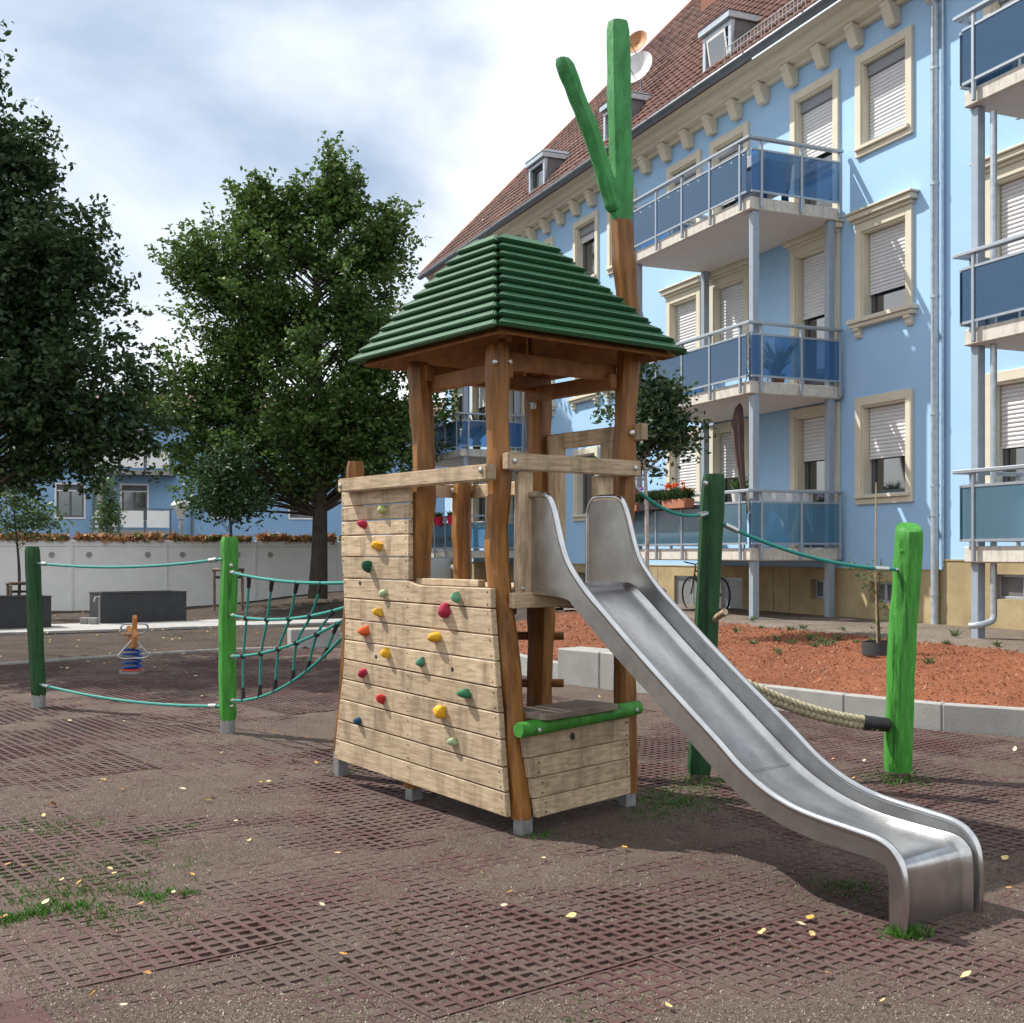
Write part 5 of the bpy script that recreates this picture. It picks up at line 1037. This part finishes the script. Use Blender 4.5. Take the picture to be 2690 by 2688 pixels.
T1L = [(-9.3, 8.7, 1.4, .8), (-9.2, 7.4, 1.9, 1.4), (-9.0, 6.0, 2.7, 1.5), (-8.8, 4.4, 3.0, 1.0), (-6.8, 4.3, 1.1, 1.0), (-7.3, 5.9, .9, 1.2), (-6.4, 3.6, .7, .5), (-7.7, 7.5, .6, .9)]
tree('linden_tree', 'large dark leafy tree cut off by the left picture edge', (-9.3, 18, .02), T1L, 84000, .115, .24, 'foliage_dark', 'bark', nl=230, spread=.16, shoot=.6, up=-.05, lean=(.3, 0), dens=[1, 1, 1, 1, 2.2, 2.2, 2.5, 2.5])
lb = MB()
T3 = tree('young_tree', 'small dark green tree with pale trunk right beside the play tower', (1.89, 17, .40), [(1.7, 4.5, .22, .55), (1.95, 3.7, .42, .5), (2.3, 3.35, .42, .32), (1.75, 3.1, .42, .38), (1.35, 3.55, .25, .2), (2.2, 3.9, .25, .2)], 4600, .10, .045, 'foliage_dark', 'bark_white', nl=60, spread=.13, trunk_top=4.3)
tree('young_tree', 'thin young tree in a wooden frame at the far left before the wall', (-12.3, 29.3, .05), [(-12.6, 3.1, .55, .5), (-11.9, 2.6, .6, .35), (-12.5, 2.3, .4, .25), (-11.4, 2.45, .4, .18)], 1500, .13, .05, 'foliage_young', 'bark', nl=26, spread=.2, trunk_top=3.4)
tree('young_tree', 'young leafy tree standing behind the bright green net post', (-7.42, 31, .2), [(-7.5, 3.7, .6, .6), (-7.0, 3.0, .75, .45), (-8.0, 3.0, .6, .45), (-7.4, 4.4, .35, .4)], 4200, .13, .06, 'foliage_small', 'bark', nl=40, spread=.24, trunk_top=4.2)
tree('columnar_shrub', 'slender light green shrub rising behind the garden wall', (-13.74, 40, .3), [(-13.7, 2.7, .28, .5), (-13.65, 3.3, .25, .45), (-13.8, 3.8, .16, .3)], 2600, .11, .04, 'foliage_young', 'bark', nl=26, spread=.17, trunk_top=4.0)
def guard(c, z, h, r, lab, yaw=0):
    o = empty('tree_guard', (c[0], c[1], z), yaw, lab, 'tree guard', 'wooden frames round the young trees')
    P = [(r*math.cos(a), r*math.sin(a)) for a in (.5, 2.6, 4.7)]
    for p in P: MB().tube([(*p, -.1), (*p, h)], .038, 8).build('stake', 'stake_wood', o, smooth=True)
    for i in range(3):
        a, b = Vector((*P[i], h+.03)), Vector((*P[(i+1) % 3], h+.03)); d = (b-a)*.08; MB().tube([a-d+Vector((0, 0, .012*i)), b+d+Vector((0, 0, .012*i))], .033, 8).build('cross_rail', 'stake_wood', o, smooth=True)
        MB().bar((P[i][0], P[i][1], h-.16), (0, 0, h-.16), .008, .06).build('strap', 'black_plastic', o)
guard((-12.3, 29.3), .05, .78, .34, 'wooden tree frame behind the left planter box'); guard((-7.42, 31), .2, .95, .42, 'wooden tree frame behind the bright green net post', .4); guard((1.89, 17), .40, .62, .42, 'wooden tree frame partly hidden behind the slide top', .25)
# sapling with cane and collar in the mulch
zs = float(hgt(2.77, 12.4)); sx, sy = 4.31, 13.9; zs = float(hgt(sx, sy)); sp = empty('sapling', (sx, sy, zs), 0, 'thin sapling tied to a tall cane behind the thick bright post', 'sapling')
MB().tube([(0, 0, -.1), (-.03, 0, 1.0), (-.02, 0, 2.05)], [.013, .011, .008], 6).build('cane', 'bamboo', sp); MB().tube([(.03, 0, 0), (.0, .02, .6), (.04, 0, 1.15)], [.02, .013, .004], 6).build('stem', 'bark', sp)
V = np.concatenate([leaves_blob(26, (random.uniform(-.06, .1), 0, z), (.06, .04, .07), .06, .025) for z in (.35, .55, .8, 1.0)]+[leaves_blob(20, (-.12-.1*k, 0, .85+.12*k), (.03, .03, .04), .06, .025) for k in range(3)]); quadmesh('leaves', V, qf(V), 'foliage_young', sp)
cx_, cy_ = 4.38, 13.9; zc = float(hgt(cx_, cy_)); o = MB(); n = 24; o.lathe([(.25, 0), (.25, .15), (.24, .15), (.24, 0)], (0, 0, 0), n); o = o.build('edging_ring', 'planter', None, smooth=True, auto=.6); o.location = (cx_, cy_, zc+.02); tag(o, 'dark metal ring set in the red mulch beside the sapling', 'ring')
# ------------------------------------------------------------------ weeds in the mulch, grass, fallen leaves
PX = [(1900, 1620), (1935, 1660), (1975, 1630), (2000, 1650), (2040, 1680), (2075, 1655), (2110, 1650), (2130, 1680), (2140, 1700), (2165, 1690), (2185, 1690), (2250, 1690), (2200, 1680), (1980, 1690), (2045, 1715), (2155, 1688), (2215, 1655), (2290, 1690), (2440, 1750), (2510, 1670), (2490, 1695), (2170, 1795), (1870, 1690), (2620, 1700), (2080, 1690)]
for i, (u, v) in enumerate(PX):
    Yd = 16.
    for _ in range(12): xw = (u-1345)/3100*Yd; Yd = (1.6-float(hgt(xw, Yd))-.03)*3100/(v-1456)
    xw = (u-1345)/3100*Yd
    o = empty('weed', (xw, Yd, float(hgt(xw, Yd))+.02), random.random()*6, 'small green seedling tuft growing in the red mulch bed', 'weed', 'seedlings in the mulch bed'); h = random.uniform(.05, .11)
    V = blades(int(random.uniform(14, 30)), (0, 0, 0), .02, h, .012, 1.1); quadmesh('leaves', V, qf(V), 'weed_leaf', o)
gt = []
def gpx(u, v): Yd = 1.6*3100/(v-1456); return (u-1345)/3100*Yd, Yd
for (u, v, r, n, h) in ((20, 2420, .03, 55, .045), (48, 2415, .03, 50, .045), (98, 2402, .035, 75, .05), (170, 2390, .035, 50, .045), (130, 2375, .03, 35, .04), (215, 2380, .03, 35, .04), (60, 2350, .08, 60, .035), (200, 2350, .08, 80, .04), (240, 2395, .05, 60, .04), (290, 2410, .06, 60, .03), (372, 2352, .03, 45, .04), (410, 2362, .03, 45, .04), (450, 2345, .025, 30, .035), (492, 2350, .02, 35, .04), (330, 2340, .07, 50, .03), (100, 2170, .12, 60, .035), (160, 2185, .10, 60, .035), (280, 2265, .12, 60, .03), (250, 2320, .1, 60, .03), (130, 2290, .12, 50, .03), (2385, 2455, .04, 130, .05), (2370, 2460, .03, 70, .05), (1850, 2052, .12, 130, .04), (2360, 2050, .14, 160, .05), (1800, 2055, .1, 60, .03), (1395, 2195, .06, 60, .03), (1430, 2190, .05, 40, .03), (900, 2030, .08, 60, .04)):
    x, y = gpx(u, v); gt.append(blades(n, (x, y, -.008), r, h, .004, .9))
for k in range(60):
    x, y = gpx(1760+random.gauss(0, 60), 2105+random.gauss(0, 22)); gt.append(blades(22, (x, y, -.008), .06, .025, .005, 1.2))
for k in range(40):
    x, y = gpx(2210+random.gauss(0, 50), 2330+random.gauss(0, 12)); gt.append(blades(10, (x, y, -.008), .05, .02, .005, 1.2))
for k in range(170):
    x, y = gpx(random.uniform(0, 520), random.uniform(2150, 2440)); gt.append(blades(9, (x, y, -.008), .03, .025, .004, 1.0))
for k in range(120):
    x, y = gpx(random.uniform(0, 2690), random.uniform(2250, 2688)); gt.append(blades(5, (x, y, -.01), .02, .02, .004, 1.0))
V = np.concatenate(gt); stuff(quadmesh('grass_tufts', V, qf(V), 'grass_blades'), 'sparse green grass tufts sprouting between the rubber mats', 'grass')
lv = []
for sd in range(4):
    random.seed(sd); n = 7; P = []; cup = random.uniform(.25, .6)
    for i in range(n):
        t = i/(n-1); wd = math.sin(math.pi*t**.8)*.5*(.62 if sd % 2 else .45); x = t-.5
        zc = cup*(t-.5)**2; P += [(x, -wd, zc+cup*wd*.9+random.uniform(-.03, .03)), (x, 0, zc), (x, wd, zc+cup*wd*.9*random.uniform(.4, 1.2))]
    F = [(i*3+j, i*3+j+1, i*3+j+4, i*3+j+3) for i in range(n-1) for j in range(2)]; lv.append((P, F))
random.seed(3)
lmeshes = []
cols = [((.55, .40, .13), (.62, .50, .24)), ((.50, .24, .03), (.60, .33, .05)), ((.40, .17, .045), (.52, .26, .08)), ((.58, .50, .28), (.66, .60, .38))]
for i, (c1, c2) in enumerate(cols): mat('fallen_leaf_%d' % i, c1, c2, 30, .65, .2, vary=.18)
XP = [(20, 2280), (60, 2280), (75, 2300), (207, 2330), (213, 2340), (120, 2380), (285, 2370), (370, 2385), (455, 2355), (475, 2358), (300, 2305), (290, 2290), (245, 2625), (325, 2655), (300, 2460), (845, 2385), (505, 2305), (620, 2165), (655, 2215), (885, 2250), (875, 2240), (1262, 2300), (1340, 2352), (1325, 2390), (1043, 2452), (1427, 2262), (1865, 2240), (1640, 2235), (1500, 2415), (2002, 2460), (2128, 2420), (2102, 2437), (2132, 2462), (2088, 2505), (2170, 2570), (2320, 2640), (1755, 2655), (2640, 2262), (2650, 2340), (115, 2150), (80, 2190), (545, 2110), (560, 2100), (320, 2080), (275, 2055), (350, 2065), (385, 2010), (140, 2120), (650, 2085), (685, 2060), (705, 2060), (735, 2045), (770, 2005), (830, 2010), (870, 2000), (10, 2420), (0, 2500)]
pts = [gpx(u, v) for u, v in XP]
for _ in range(235):
    v = 1456+250/(random.random()**.55+.18)+40; u = random.uniform(0, 2690); x, y = gpx(u, v)
    if inpoly(np.array(x), np.array(y)) and not (-1.3 < (np.array([x, y])-TP)@TA < 1.2 and -2.7 < (np.array([x, y])-TP)@TB < 2.0): pts.append((x, y))
for i in range(4):
    me = bpy.data.meshes.new('fallen_leaf'); me.from_pydata(lv[i][0], [], lv[i][1]); me.polygons.foreach_set('use_smooth', [True]*len(me.polygons)); lmeshes.append(me)
lm2 = {}
for i, (x, y) in enumerate(pts):
    a, c = random.randrange(4), random.choice((0, 0, 1, 2, 3, 3))
    if (a, c) not in lm2: me = lmeshes[a].copy(); me.materials.append(M['fallen_leaf_%d' % c]); lm2[(a, c)] = me
    o = bpy.data.objects.new('fallen_leaf', lm2[(a, c)]); COL.objects.link(o); k = random.uniform(.03, .056); o.scale = (k, k, k); o.location = (x, y, .014+random.uniform(0, .006)); o.rotation_euler = (random.gauss(0, .3), random.gauss(0, .3), random.random()*6.28)
    tag(o, 'small dry yellow leaf lying on the brown playground surface', 'leaf', 'fallen leaves on the playground')
# dry leaves on the dirt to the left and rear: too many and small to tell apart
n = 900; x = rng.uniform(-14, 1, n); y = rng.uniform(17, 34, n); k = (~inpoly(x, y)) & (tcoord(x, y) < -6); P = np.stack([x[k], y[k]], -1)
stuff(slivers('dry_leaves', P, hgt(P[:, 0], P[:, 1])+.0, .03, .065, .035, 'fallen_yellow', .3), 'scattered dry leaves on the bare dirt at the back left', 'leaves')
